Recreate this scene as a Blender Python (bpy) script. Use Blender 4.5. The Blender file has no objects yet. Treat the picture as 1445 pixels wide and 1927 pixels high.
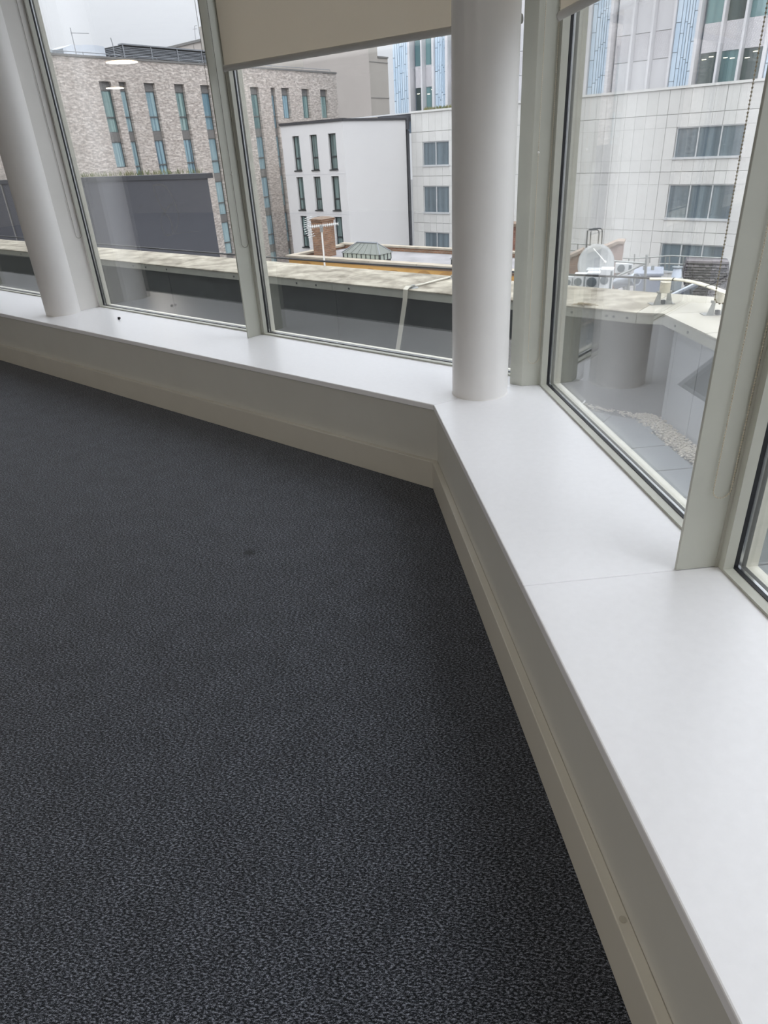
import bpy, bmesh, math, random
from mathutils import Vector, Matrix
random.seed(4)
SC = bpy.context.scene
COL = SC.collection
R = math.radians
# ---------------------------------------------------------------- camera
W0, H0 = 1445, 1927
F_PX, PITCH, ROLL, EYE = 1267.98, 0.499826, -0.0587215, 1.55
_r = Vector((1, 0, 0)); _f = Vector((0, math.cos(PITCH), -math.sin(PITCH))); _u = Vector((0, math.sin(PITCH), math.cos(PITCH)))
RT = _r * math.cos(ROLL) + _u * math.sin(ROLL)
UP = -_r * math.sin(ROLL) + _u * math.cos(ROLL)
cam = bpy.data.cameras.new('camera'); camo = bpy.data.objects.new('camera', cam); COL.objects.link(camo)
cam.sensor_fit = 'VERTICAL'; cam.sensor_height = 36; cam.lens = F_PX / H0 * 36
cam.clip_start = .02; cam.clip_end = 600
camo.matrix_world = Matrix((( RT.x, UP.x, -_f.x, 0), (RT.y, UP.y, -_f.y, 0), (RT.z, UP.z, -_f.z, EYE), (0, 0, 0, 1)))
SC.camera = camo
# ---------------------------------------------------------------- sky (overcast, brighter towards the zenith)
ZENITH = 3.1
world = bpy.data.worlds.new('overcast_sky'); SC.world = world; world.use_nodes = True
nt = world.node_tree; nt.nodes.clear()
def N(tree, t, **k):
    n = tree.nodes.new(t)
    for a, b in k.items(): setattr(n, a, b)
    return n
o = N(nt, 'ShaderNodeOutputWorld'); bg = N(nt, 'ShaderNodeBackground'); tc = N(nt, 'ShaderNodeTexCoord')
sp = N(nt, 'ShaderNodeSeparateXYZ'); mr = N(nt, 'ShaderNodeMapRange'); cr = N(nt, 'ShaderNodeValToRGB')
nz = N(nt, 'ShaderNodeTexNoise'); nz.inputs['Scale'].default_value = 2.2; nz.inputs['Detail'].default_value = 3
ma = N(nt, 'ShaderNodeMath', operation='MULTIPLY_ADD'); ma.inputs[1].default_value = .22; ma.inputs[2].default_value = .89
mu = N(nt, 'ShaderNodeMath', operation='MULTIPLY')
mx0 = N(nt, 'ShaderNodeMath', operation='MAXIMUM'); mx0.inputs[1].default_value = 0; pw = N(nt, 'ShaderNodeMath', operation='POWER'); pw.inputs[1].default_value = 1.35
nt.links.new(tc.outputs['Generated'], sp.inputs[0]); nt.links.new(sp.outputs['Z'], mx0.inputs[0]); nt.links.new(mx0.outputs[0], pw.inputs[0]); nt.links.new(pw.outputs[0], mr.inputs['Value'])
mr.inputs['From Min'].default_value = 0; mr.inputs['From Max'].default_value = 1
mr.inputs['To Min'].default_value = ZENITH / 3 * .55; mr.inputs['To Max'].default_value = ZENITH
cr.color_ramp.elements[0].color = (.90, .925, 1, 1); cr.color_ramp.elements[1].color = (.93, .95, 1, 1)
nt.links.new(sp.outputs['Z'], cr.inputs['Fac']); nt.links.new(tc.outputs['Generated'], nz.inputs['Vector'])
nt.links.new(nz.outputs['Fac'], ma.inputs[0]); nt.links.new(ma.outputs[0], mu.inputs[0]); nt.links.new(mr.outputs['Result'], mu.inputs[1])
nt.links.new(cr.outputs['Color'], bg.inputs['Color']); nt.links.new(mu.outputs[0], bg.inputs['Strength']); nt.links.new(bg.outputs[0], o.inputs[0])
SC.view_settings.view_transform = 'Standard'; SC.view_settings.look = 'None'
SC.view_settings.exposure = 0.86; SC.view_settings.gamma = 1; SC.view_settings.use_curve_mapping = False

sun = bpy.data.lights.new('veiled_sun', 'SUN'); sun.energy = .25; sun.angle = R(70); sun.color = (1, .98, .95)
suno = bpy.data.objects.new('veiled_sun', sun); COL.objects.link(suno); suno.rotation_euler = (R(48), 0, R(12)); suno.location = (0, -5, 12)

# ---------------------------------------------------------------- helpers: frames and projection
def ray(px, py):
    return RT * ((px - W0 / 2) / F_PX) - UP * ((py - H0 / 2) / F_PX) + _f
class Frame:
    """local (s along, d outward, z up) -> world; k scales about the camera's eye"""
    def __init__(self, P, head, k=1.0):
        h = R(head); self.P = Vector((P[0], P[1], 0)); self.a = Vector((math.sin(h), math.cos(h), 0))
        self.n = Vector((self.a.y, -self.a.x, 0)); self.k = k; self.head = head
        if self.n.dot(self.P) < 0: self.n = -self.n
    def __call__(self, s, d, z):
        X = self.P + self.a * s + self.n * d
        return Vector((X.x * self.k, X.y * self.k, EYE + self.k * (z - EYE)))
    def uz(self, px, py, d=0):
        dr = ray(px, py); Q = self.P + self.n * d
        t = Q.dot(self.n) / dr.dot(self.n); X = dr * t
        return (Vector((X.x, X.y, 0)) - Q).dot(self.a), EYE + X.z
def at(px, py, dist):
    d = ray(px, py); t = dist / math.hypot(d.x, d.y); return Vector((d.x * t, d.y * t, EYE + d.z * t))
def heading(px, py):
    d = ray(px, py); return math.degrees(math.atan2(d.x, d.y))
def setp(px, py, dist): v = at(px, py, dist); return (v.x, v.y)
THA, THB = -49.82109806936481, -4.160954311907463
CRN = (0.2552177503, 3.0520052819)
FA = Frame(CRN, THA)
FB = Frame(CRN, THB); FB.n = Vector((math.cos(R(THB)), -math.sin(R(THB)), 0)); FB.a = -FB.a    # s runs from the corner towards the camera
WF = Frame((0, 0), 90); WF.n = Vector((0, 1, 0))

class MB:
    def __init__(self): self.bm = bmesh.new()
    def poly(self, pts): 
        vs = [self.bm.verts.new(p) for p in pts]; self.bm.faces.new(vs); return vs
    def hexa(self, p):           # 8 points: bottom 4, top 4
        v = [self.bm.verts.new(q) for q in p]
        for f in ((0,1,2,3),(7,6,5,4),(0,4,5,1),(1,5,6,2),(2,6,7,3),(3,7,4,0)): self.bm.faces.new([v[i] for i in f])
        return self
    def box(self, F, s0, s1, d0, d1, z0, z1):
        return self.hexa([F(s0,d0,z0),F(s1,d0,z0),F(s1,d1,z0),F(s0,d1,z0),F(s0,d0,z1),F(s1,d0,z1),F(s1,d1,z1),F(s0,d1,z1)])
    def prism(self, F, pts, z0, z1):
        b = [self.bm.verts.new(F(s,d,z0)) for s,d in pts]; t = [self.bm.verts.new(F(s,d,z1)) for s,d in pts]; n = len(pts)
        self.bm.faces.new(b); self.bm.faces.new(t[::-1])
        for i in range(n): self.bm.faces.new([b[i], b[(i+1)%n], t[(i+1)%n], t[i]])
        return self
    def extr(self, A, B):        # two matching loops of points
        b = [self.bm.verts.new(p) for p in A]; t = [self.bm.verts.new(p) for p in B]; n = len(A)
        self.bm.faces.new(b); self.bm.faces.new(t[::-1])
        for i in range(n): self.bm.faces.new([b[i], b[(i+1)%n], t[(i+1)%n], t[i]])
        return self
    def tube(self, pts, r, n=8, r2=None, flat=1.0, cap=True):
        pts = [Vector(p) for p in pts]; rings = []
        for i, p in enumerate(pts):
            t = (pts[min(i+1, len(pts)-1)] - pts[max(i-1, 0)]).normalized()
            ref = Vector((0,0,1)) if abs(t.z) < .95 else Vector((1,0,0))
            x = t.cross(ref).normalized(); y = x.cross(t).normalized()
            rr = r if r2 is None else r + (r2 - r) * i / (len(pts) - 1)
            rings.append([self.bm.verts.new(p + x * math.cos(2*math.pi*j/n) * rr + y * math.sin(2*math.pi*j/n) * rr * flat) for j in range(n)])
        for a, b in zip(rings, rings[1:]):
            for j in range(n): self.bm.faces.new([a[j], a[(j+1)%n], b[(j+1)%n], b[j]])
        if cap: self.bm.faces.new(rings[0][::-1]); self.bm.faces.new(rings[-1])
        return self
    def ball(self, p, r, u=8, v=5):
        bmesh.ops.create_uvsphere(self.bm, u_segments=u, v_segments=v, radius=r, matrix=Matrix.Translation(p)); return self
    def build(self, name, mat, parent=None, smooth=0, bevel=0, origin=None):
        bm = self.bm
        bmesh.ops.recalc_face_normals(bm, faces=bm.faces)
        org = Vector(origin) if origin is not None else (ORG.get(parent.name, Vector()) if parent else None)
        if org is None:
            xs = [v.co for v in bm.verts]
            org = Vector((sum(v.x for v in xs)/len(xs), sum(v.y for v in xs)/len(xs), min(v.z for v in xs)))
        bmesh.ops.translate(bm, verts=bm.verts, vec=-org)
        me = bpy.data.meshes.new(name); bm.to_mesh(me); bm.free()
        me.materials.append(mat)
        if smooth:
            for p in me.polygons: p.use_smooth = True
            me.set_sharp_from_angle(angle=R(smooth))
        ob = bpy.data.objects.new(name, me); COL.objects.link(ob)
        if parent: ob.parent = parent
        else: ob.location = org
        ORG[ob.name] = org
        if bevel:
            b = ob.modifiers.new('bevel', 'BEVEL'); b.width = bevel; b.segments = 2; b.limit_method = 'ANGLE'
        return ob
ORG = {}
def empty(name, loc):
    e = bpy.data.objects.new(name, None); COL.objects.link(e); e.location = loc; e.empty_display_size = .1; ORG[e.name] = Vector(loc); return e
def tag(o, label=None, cat=None, group=None, kind=None):
    if label: o['label'] = label
    if cat: o['category'] = cat
    if group: o['group'] = group
    if kind: o['kind'] = kind
    return o
def wallholes(mb, F, s0, s1, z0, z1, holes, depth, d=0):
    """front face with openings plus their reveals"""
    S = sorted({s0, s1, *[h[0] for h in holes], *[h[1] for h in holes]}); Z = sorted({z0, z1, *[h[2] for h in holes], *[h[3] for h in holes]})
    for i in range(len(S)-1):
        for j in range(len(Z)-1):
            cs, cz = (S[i]+S[i+1])/2, (Z[j]+Z[j+1])/2
            if any(h[0] < cs < h[1] and h[2] < cz < h[3] for h in holes): continue
            mb.poly([F(S[i],d,Z[j]),F(S[i+1],d,Z[j]),F(S[i+1],d,Z[j+1]),F(S[i],d,Z[j+1])])
    for a, b, c, e in holes:
        q = [(a,c),(b,c),(b,e),(a,e)]
        for i in range(4):
            (x0,y0),(x1,y1) = q[i], q[(i+1)%4]
            mb.poly([F(x0,d,y0),F(x1,d,y1),F(x1,d+depth,y1),F(x0,d+depth,y0)])

# ---------------------------------------------------------------- materials
def srgb(r, g, b):
    f = lambda c: (c/255/12.92 if c/255 <= .04045 else ((c/255+.055)/1.055)**2.4)
    return (f(r), f(g), f(b), 1)
MATS = {}
def mat(name, col, rough=.6, metal=0, noise=None, bump=None, spec=.5, col2=None, stretch=(1,1,1), sheen=0):
    """principled material with a soft noise between two colours; noise=(scale, amount 0..1)"""
    m = bpy.data.materials.new(name); m.use_nodes = True; t = m.node_tree; b = t.nodes['Principled BSDF']
    b.inputs['Roughness'].default_value = rough; b.inputs['Metallic'].default_value = metal; b.inputs['Specular IOR Level'].default_value = spec
    if sheen: b.inputs['Sheen Weight'].default_value = sheen
    g = N(t, 'ShaderNodeNewGeometry'); mp = N(t, 'ShaderNodeMapping'); mp.inputs['Scale'].default_value = stretch
    t.links.new(g.outputs['Position'], mp.inputs[0])
    ns = noise or (3, .06); n = N(t, 'ShaderNodeTexNoise'); n.inputs['Scale'].default_value = ns[0]; n.inputs['Detail'].default_value = 6; n.inputs['Roughness'].default_value = .6
    t.links.new(mp.outputs[0], n.inputs['Vector'])
    rp = N(t, 'ShaderNodeValToRGB'); rp.color_ramp.elements[0].position = .3; rp.color_ramp.elements[1].position = .7
    c2 = col2 or tuple(min(1, c*(1+ns[1])) for c in col[:3]) + (1,); c1 = col if col2 else tuple(c*(1-ns[1]) for c in col[:3]) + (1,)
    rp.color_ramp.elements[0].color = c1; rp.color_ramp.elements[1].color = c2
    t.links.new(n.outputs['Fac'], rp.inputs[0]); t.links.new(rp.outputs[0], b.inputs['Base Color'])
    if bump:
        bn = N(t, 'ShaderNodeTexNoise'); bn.inputs['Scale'].default_value = bump[0]; bn.inputs['Detail'].default_value = 3; t.links.new(mp.outputs[0], bn.inputs['Vector'])
        bp = N(t, 'ShaderNodeBump'); bp.inputs['Strength'].default_value = bump[1]; bp.inputs['Distance'].default_value = bump[2] if len(bump) > 2 else .01
        t.links.new(bn.outputs['Fac'], bp.inputs['Height']); t.links.new(bp.outputs[0], b.inputs['Normal'])
    MATS[name] = m; return m
def facecoord(t, head, sx=1, sz=1):
    """(along the facade, height, 0) from the world position"""
    g = N(t, 'ShaderNodeNewGeometry'); sp = N(t, 'ShaderNodeSeparateXYZ'); t.links.new(g.outputs['Position'], sp.inputs[0])
    dt = N(t, 'ShaderNodeVectorMath', operation='DOT_PRODUCT'); t.links.new(g.outputs['Position'], dt.inputs[0]); dt.inputs[1].default_value = (math.sin(R(head))*sx, math.cos(R(head))*sx, 0)
    m = N(t, 'ShaderNodeMath', operation='MULTIPLY'); m.inputs[1].default_value = sz; t.links.new(sp.outputs['Z'], m.inputs[0])
    cb = N(t, 'ShaderNodeCombineXYZ'); t.links.new(dt.outputs['Value'], cb.inputs[0]); t.links.new(m.outputs[0], cb.inputs[1]); return cb
def brickmat(name, head, c1, c2, mortar, w=.225, h=.075, c3=None, mortar_w=.012, blotch=.3, nsc=(1.5, 4.5, 1)):
    m = bpy.data.materials.new(name); m.use_nodes = True; t = m.node_tree; b = t.nodes['Principled BSDF']; b.inputs['Roughness'].default_value = .9
    cb = facecoord(t, head)
    br = N(t, 'ShaderNodeTexBrick'); t.links.new(cb.outputs[0], br.inputs['Vector']); br.inputs['Scale'].default_value = 1
    br.inputs['Brick Width'].default_value = w; br.inputs['Row Height'].default_value = h; br.inputs['Mortar Size'].default_value = mortar_w; br.inputs['Mortar Smooth'].default_value = .3
    br.inputs['Color1'].default_value = c1; br.inputs['Color2'].default_value = c2; br.inputs['Mortar'].default_value = mortar; br.inputs['Bias'].default_value = -.1
    vz = N(t, 'ShaderNodeTexNoise'); vz.inputs['Scale'].default_value = 1.0; vz.inputs['Detail'].default_value = 5; vz.inputs['Roughness'].default_value = .75
    mp = N(t, 'ShaderNodeMapping'); mp.inputs['Scale'].default_value = nsc; t.links.new(cb.outputs[0], mp.inputs[0]); t.links.new(mp.outputs[0], vz.inputs['Vector'])
    rp = N(t, 'ShaderNodeValToRGB'); rp.color_ramp.elements[0].position = .42; rp.color_ramp.elements[1].position = .60
    rp.color_ramp.elements[0].color = (1-blotch,)*3 + (1,); rp.color_ramp.elements[1].color = (1+blotch*.35,)*3 + (1,)
    t.links.new(vz.outputs['Fac'], rp.inputs[0])
    mx = N(t, 'ShaderNodeMix', data_type='RGBA', blend_type='MULTIPLY'); mx.inputs[0].default_value = 1
    t.links.new(br.outputs['Color'], mx.inputs[6]); t.links.new(rp.outputs[0], mx.inputs[7]); t.links.new(mx.outputs[2], b.inputs['Base Color'])
    return m
def glassmat(name, tint, r0=.04, rough=0.0):
    m = bpy.data.materials.new(name); m.use_nodes = True; t = m.node_tree; t.nodes.clear()
    o = N(t, 'ShaderNodeOutputMaterial'); tr = N(t, 'ShaderNodeBsdfTransparent'); gl = N(t, 'ShaderNodeBsdfGlossy'); mx = N(t, 'ShaderNodeMixShader')
    tr.inputs[0].default_value = tint; gl.inputs['Roughness'].default_value = rough; gl.inputs['Color'].default_value = (1, 1, 1, 1)
    g = N(t, 'ShaderNodeNewGeometry'); dt = N(t, 'ShaderNodeVectorMath', operation='DOT_PRODUCT'); t.links.new(g.outputs['Normal'], dt.inputs[0]); t.links.new(g.outputs['Incoming'], dt.inputs[1])
    ab = N(t, 'ShaderNodeMath', operation='ABSOLUTE'); t.links.new(dt.outputs['Value'], ab.inputs[0])
    s = N(t, 'ShaderNodeMath', operation='SUBTRACT'); s.inputs[0].default_value = 1; t.links.new(ab.outputs[0], s.inputs[1])
    p = N(t, 'ShaderNodeMath', operation='POWER'); p.inputs[1].default_value = 5; t.links.new(s.outputs[0], p.inputs[0])
    q = N(t, 'ShaderNodeMath', operation='MULTIPLY_ADD'); q.inputs[1].default_value = 1 - r0; q.inputs[2].default_value = r0; t.links.new(p.outputs[0], q.inputs[0])
    t.links.new(q.outputs[0], mx.inputs[0]); t.links.new(tr.outputs[0], mx.inputs[1]); t.links.new(gl.outputs[0], mx.inputs[2]); t.links.new(mx.outputs[0], o.inputs[0])
    return m
def carpetmat():
    m = bpy.data.materials.new('carpet'); m.use_nodes = True; t = m.node_tree; b = t.nodes['Principled BSDF']
    b.inputs['Roughness'].default_value = .95; b.inputs['Specular IOR Level'].default_value = .15; b.inputs['Sheen Weight'].default_value = .2; b.inputs['Sheen Roughness'].default_value = .45
    g = N(t, 'ShaderNodeNewGeometry'); mp = N(t, 'ShaderNodeMapping'); mp.inputs['Rotation'].default_value = (0, 0, R(28)); mp.inputs['Scale'].default_value = (1, 2.3, 1)
    t.links.new(g.outputs['Position'], mp.inputs[0])
    n = N(t, 'ShaderNodeTexNoise'); n.inputs['Scale'].default_value = 118; n.inputs['Detail'].default_value = 4; n.inputs['Roughness'].default_value = .74; t.links.new(mp.outputs[0], n.inputs['Vector'])
    rp = N(t, 'ShaderNodeValToRGB'); e = rp.color_ramp.elements; e[0].position = .43; e[0].color = srgb(12, 14, 18); e[1].position = .61; e[1].color = srgb(150, 155, 167)
    x = e.new(.50); x.color = srgb(35, 38, 45)
    n2 = N(t, 'ShaderNodeTexNoise'); n2.inputs['Scale'].default_value = 420; n2.inputs['Detail'].default_value = 2; t.links.new(mp.outputs[0], n2.inputs['Vector'])
    mxn = N(t, 'ShaderNodeMix'); mxn.inputs[0].default_value = .32; t.links.new(n.outputs['Fac'], mxn.inputs[2]); t.links.new(n2.outputs['Fac'], mxn.inputs[3])
    t.links.new(mxn.outputs[0], rp.inputs[0])
    # one small worn dark smudge
    st = N(t, 'ShaderNodeVectorMath', operation='DISTANCE'); d = ray(470, 1040); k = -EYE / d.z; st.inputs[1].default_value = (d.x*k, d.y*k, 0); t.links.new(g.outputs['Position'], st.inputs[0])
    mr = N(t, 'ShaderNodeMapRange'); t.links.new(st.outputs['Value'], mr.inputs['Value']); mr.inputs['From Min'].default_value = .008; mr.inputs['From Max'].default_value = .045; mr.inputs['To Min'].default_value = .35; mr.inputs['To Max'].default_value = 1
    big = N(t, 'ShaderNodeTexNoise'); big.inputs['Scale'].default_value = 9; big.inputs['Detail'].default_value = 4; t.links.new(g.outputs['Position'], big.inputs['Vector'])
    br = N(t, 'ShaderNodeMapRange'); t.links.new(big.outputs['Fac'], br.inputs['Value']); br.inputs['From Min'].default_value = .3; br.inputs['From Max'].default_value = .7; br.inputs['To Min'].default_value = .86; br.inputs['To Max'].default_value = 1.12
    mm = N(t, 'ShaderNodeMath', operation='MULTIPLY'); t.links.new(mr.outputs[0], mm.inputs[0]); t.links.new(br.outputs[0], mm.inputs[1])
    vm = N(t, 'ShaderNodeVectorMath', operation='SCALE'); t.links.new(rp.outputs[0], vm.inputs[0]); t.links.new(mm.outputs[0], vm.inputs['Scale']); t.links.new(vm.outputs[0], b.inputs['Base Color'])
    bp = N(t, 'ShaderNodeBump'); bp.inputs['Strength'].default_value = .55; bp.inputs['Distance'].default_value = .004; t.links.new(n.outputs['Fac'], bp.inputs['Height']); t.links.new(bp.outputs[0], b.inputs['Normal'])
    return m
def blindmat():
    m = bpy.data.materials.new('blind_fabric'); m.use_nodes = True; t = m.node_tree; t.nodes.clear()
    o = N(t, 'ShaderNodeOutputMaterial'); df = N(t, 'ShaderNodeBsdfDiffuse'); tl = N(t, 'ShaderNodeBsdfTranslucent'); tr = N(t, 'ShaderNodeBsdfTransparent')
    df.inputs[0].default_value = srgb(210, 205, 194); tl.inputs[0].default_value = srgb(214, 207, 195); tr.inputs[0].default_value = (1, .96, .9, 1)
    a = N(t, 'ShaderNodeMixShader'); a.inputs[0].default_value = .58; b = N(t, 'ShaderNodeMixShader')
    g = N(t, 'ShaderNodeNewGeometry'); wv = N(t, 'ShaderNodeTexNoise'); wv.inputs['Scale'].default_value = 300; t.links.new(g.outputs['Position'], wv.inputs['Vector'])
    mr = N(t, 'ShaderNodeMapRange'); mr.inputs['To Min'].default_value = .07; mr.inputs['To Max'].default_value = .13; t.links.new(wv.outputs['Fac'], mr.inputs['Value']); t.links.new(mr.outputs[0], b.inputs[0])
    t.links.new(df.outputs[0], a.inputs[1]); t.links.new(tl.outputs[0], a.inputs[2]); t.links.new(a.outputs[0], b.inputs[1]); t.links.new(tr.outputs[0], b.inputs[2]); t.links.new(b.outputs[0], o.inputs[0])
    return m
def curtainpane(name, head, c1, c2, scale=2.2, rough=.12, k=1.0):
    """far window pane: glossy surface over vertical curtain folds"""
    m = bpy.data.materials.new(name); m.use_nodes = True; t = m.node_tree; b = t.nodes['Principled BSDF']; b.inputs['Roughness'].default_value = rough; b.inputs['Specular IOR Level'].default_value = .6
    cb = facecoord(t, head, sx=scale*2.5, sz=scale*.05); n = N(t, 'ShaderNodeTexNoise'); n.inputs['Scale'].default_value = k; n.inputs['Detail'].default_value = 3; t.links.new(cb.outputs[0], n.inputs['Vector'])
    rp = N(t, 'ShaderNodeValToRGB'); rp.color_ramp.elements[0].position = .36; rp.color_ramp.elements[1].position = .60; rp.color_ramp.elements[0].color = c1; rp.color_ramp.elements[1].color = c2
    t.links.new(n.outputs['Fac'], rp.inputs[0]); t.links.new(rp.outputs[0], b.inputs['Base Color']); return m
def emis(name, col, s):
    m = bpy.data.materials.new(name); m.use_nodes = True; b = m.node_tree.nodes['Principled BSDF']; b.inputs['Base Color'].default_value = col
    b.inputs['Emission Color'].default_value = col; b.inputs['Emission Strength'].default_value = s; return m

M_carpet = carpetmat()
M_sill = mat('white_laminate', srgb(244, 244, 247), .28, noise=(40, .015), spec=.5)
M_panel = mat('painted_panel', srgb(206, 205, 198), .5, noise=(5, .02))
M_skirt = mat('skirting_paint', srgb(208, 204, 193), .42, noise=(4, .03))
M_screw = mat('screw_cover', srgb(182, 177, 164), .4)
M_frame = mat('frame_paint', srgb(192, 193, 183), .42, noise=(6, .03))
M_frame2 = mat('frame_paint_outside', srgb(190, 188, 176), .55, noise=(20, .10))
M_fin = mat('fin_paint', srgb(182, 181, 170), .4, noise=(5, .03))
M_white = mat('white_paint', srgb(232, 230, 226), .45, noise=(4, .02))
M_column = mat('column_paint', srgb(234, 232, 230), .36, noise=(5, .02))
M_rubber = mat('black_rubber', srgb(26, 28, 33), .55)
M_spacer = mat('aluminium_spacer', srgb(176, 178, 180), .22, metal=.95)
M_glass = glassmat('window_glass', (.985, .99, .988, 1), .10)
M_blind = blindmat()
M_bar = mat('blind_bar', srgb(196, 194, 190), .35)
M_bead2 = mat('shaded_beads', srgb(126, 120, 108), .4)  # shade of the left chains is put into this darker bead colour
M_groove = mat('groove_shadow', srgb(128, 128, 118), .6)
M_bead = mat('steel_beads', srgb(206, 196, 176), .3)
M_ceil = mat('ceiling_paint', srgb(225, 222, 214), .8)
M_wall = mat('wall_paint', srgb(206, 202, 194), .7)
M_capstone = mat('weathered_concrete', srgb(104, 96, 82), .85, noise=(7, .2), bump=(60, .3, .005), col2=srgb(182, 176, 160))
M_capB = mat('pale_coping', srgb(160, 156, 144), .8, noise=(3, .05), col2=srgb(180, 176, 164))
M_fascia = mat('coping_fascia', srgb(160, 160, 150), .6, noise=(7, .12))
M_dkface = mat('dark_parapet_face', srgb(52, 56, 54), .8, noise=(6, .25))
M_ltface = mat('grey_cladding', srgb(176, 180, 186), .45, noise=(3, .04))
M_paver = mat('slate_paver', srgb(100, 106, 110), .6, noise=(12, .15), bump=(80, .2, .003))
M_gravel = mat('pea_gravel', srgb(120, 112, 98), .8, noise=(90, .4), col2=srgb(206, 198, 182))
M_dark = mat('dark_gap', srgb(58, 60, 62), .9)
# ================================================================= SETTING: room
HS, HK = .4461, .1485
TB = math.tan(R((THA - THB) / 2)) * -1      # mitre factor: s = -d*TB at the corner for both walls
CEIL = 3.05
LA, LB = 20.0, 7.0
pA, pAe, pM, pBe = FA(0,0,0), FA(LA,0,0), FA(LA,-9.5,0), FB(LB,-11,0)
pB = FB(LB, 0, 0)
floorpts = [FA(-.9*TB, .9, 0), FA(LA, .9, 0), pM, pBe, FB(LB, .9, 0)]
def slab(name, pts, z0, z1, m, label):
    b = MB(); b.extr([Vector((p.x, p.y, z0)) for p in pts], [Vector((p.x, p.y, z1)) for p in pts])
    return tag(b.build(name, m), label, None, None, 'structure')
slab('floor', floorpts, -.06, 0, M_carpet, 'charcoal flecked carpet covering the whole room floor')
slab('ceiling', floorpts, CEIL, CEIL + .12, M_ceil, 'white painted ceiling over the room')
def wallseg(name, p, q, z0, z1, m, label, th=.12):
    d = (q - p).normalized(); n = Vector((d.y, -d.x, 0)); b = MB()
    b.extr([Vector((v.x, v.y, z0)) for v in (p, q, q + n*th, p + n*th)], [Vector((v.x, v.y, z1)) for v in (p, q, q + n*th, p + n*th)])
    return tag(b.build(name, m), label, None, None, 'structure')
wallseg('wall_end', FA(LA,.9,0), pM, 0, CEIL, M_wall, 'pale end wall at the far left of the room')
wallseg('wall_back', pM, pBe, 0, CEIL, M_wall, 'pale back wall opposite the windows')
wallseg('wall_rear', pBe, FB(LB,.9,0), 0, CEIL, M_wall, 'pale wall behind the viewer')
# low walls below the sill, skirtings
def run(F, L, d0, d1, z0, z1):       # board along a wall, mitred at the corner
    b = MB(); b.prism(F, [(-d0*TB, d0), (L, d0), (L, d1), (-d1*TB, d1)], z0, z1); return b
for F, L, side, lab in ((FA, LA, 'left', 'long window wall'), (FB, LB, 'right', 'window wall on the right')):
    ll = run(F, L, .028, .20, 0, HS-.031).build('wall_'+side, M_panel); tag(ll, 'grey-white boxed panel under the sill of the ' + lab, None, None, 'structure')
    sk = run(F, L, 0, .0279, 0.0005, HK).build('baseboard_'+side, M_skirt, bevel=.003); tag(sk, 'cream painted skirting standing proud of the ' + lab, None, None, 'structure')
    if side == 'right':
        v = FB(0,0,0); d = ray(1176, 1730); t = (HK - EYE) / d.z; P = Vector((d.x*t, d.y*t, HK))
        s = (P - FB(0,0,HK)).dot(FB.a)
        c = MB(); c.tube([FB(s, .014, HK-.002), FB(s, .014, HK+.0015)], .0075, 14); c.build('screw_cover', M_screw, sk, smooth=40)
    # outside face of the upstand
    e = run(F, L, .60, .68, -.2, HS-.032).build('trim_%d' % (1 if side == 'left' else 2), M_frame2); tag(e, 'outside apron panel below the windows of the ' + lab, None, None, 'structure')
def sill(name, F, s0, s1, label):
    d0, d1, g = .0116, .598, .0008
    b = MB(); p0 = (-d0*TB + g, d0) if s0 is None else (s0, d0); p1 = (-d1*TB + g, d1) if s0 is None else (s0, d1)
    b.prism(F, [p0, (s1, d0), (s1, d1), p1], HS-.030, HS)
    return tag(b.build(name, M_sill, bevel=.004), label, None, None, 'structure')
sill('trim_3', FA, None, LA, 'deep white sill board of the left window wall, up to the mitre at the corner')
sill('trim_4', FB, None, 1.5115, 'deep white sill board from the corner mitre to the fine joint')
sill('trim_5', FB, 1.513, LB, 'deep white sill board nearest the viewer, this side of the joint')

# windows ---------------------------------------------------------
ZT = 2.93
def ringbox(b, F, s0, s1, z0, z1, d0, d1, ts, tb, tt):
    b.box(F, s0, s1, d0, d1, z0, z0+tb); b.box(F, s0, s1, d0, d1, z1-tt, z1)
    b.box(F, s0, s0+ts, d0, d1, z0+tb, z1-tt); b.box(F, s1-ts, s1, d0, d1, z0+tb, z1-tt)
def window(n, F, s0, s1, label):
    z0 = HS + .0005
    w = empty('window_%d' % n, F((s0+s1)/2, .62, z0)); tag(w, label, None, None, 'structure')
    def ring(name, d0, d1, m, ts=.022, tb=.010, bz=0):
        b = MB(); ringbox(b, F, s0, s1, z0, ZT, d0, d1, ts, tb, .03); return b.build(name, m, w)
    ring('inner_frame', .574, .604, M_frame, .002, .008)
    ring('inner_gasket', .604, .6165, M_rubber, .002, .010)
    ring('glazing_spacer', .6168, .6260, M_spacer, .003, .0108)
    ring('outer_gasket', .6264, .640, M_rubber, .002, .010)
    ring('outer_frame', .640, .675, M_frame2, .003, .008)
    for nm, dd in (('inner_pane', .6125), ('outer_pane', .6300)):
        b = MB(); b.box(F, s0+.001, s1-.001, dd, dd+.0015, z0+.002, ZT-.004); b.build('glass_pane', M_glass, w)
    return w
window(1, FA, 4.06, 6.09, 'leftmost window pane, left of the far round column')
window(2, FA, 1.850, 3.862, 'tall window between the far column and the slim grey mullion')
window(3, FA, -.150, 1.795, 'tall window between the slim mullion and the corner, its blind half lowered')
window(4, FB, -.144, 1.483, 'tall window right of the corner post, facing the white clad building')
window(5, FB, 1.541, 3.20, 'window at the right edge of the view, nearest the viewer')
window(6, FB, 3.26, 4.90, 'window of the right wall beside the viewer')
window(7, FA, 6.15, 8.16, 'window further left along the long wall')
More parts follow.
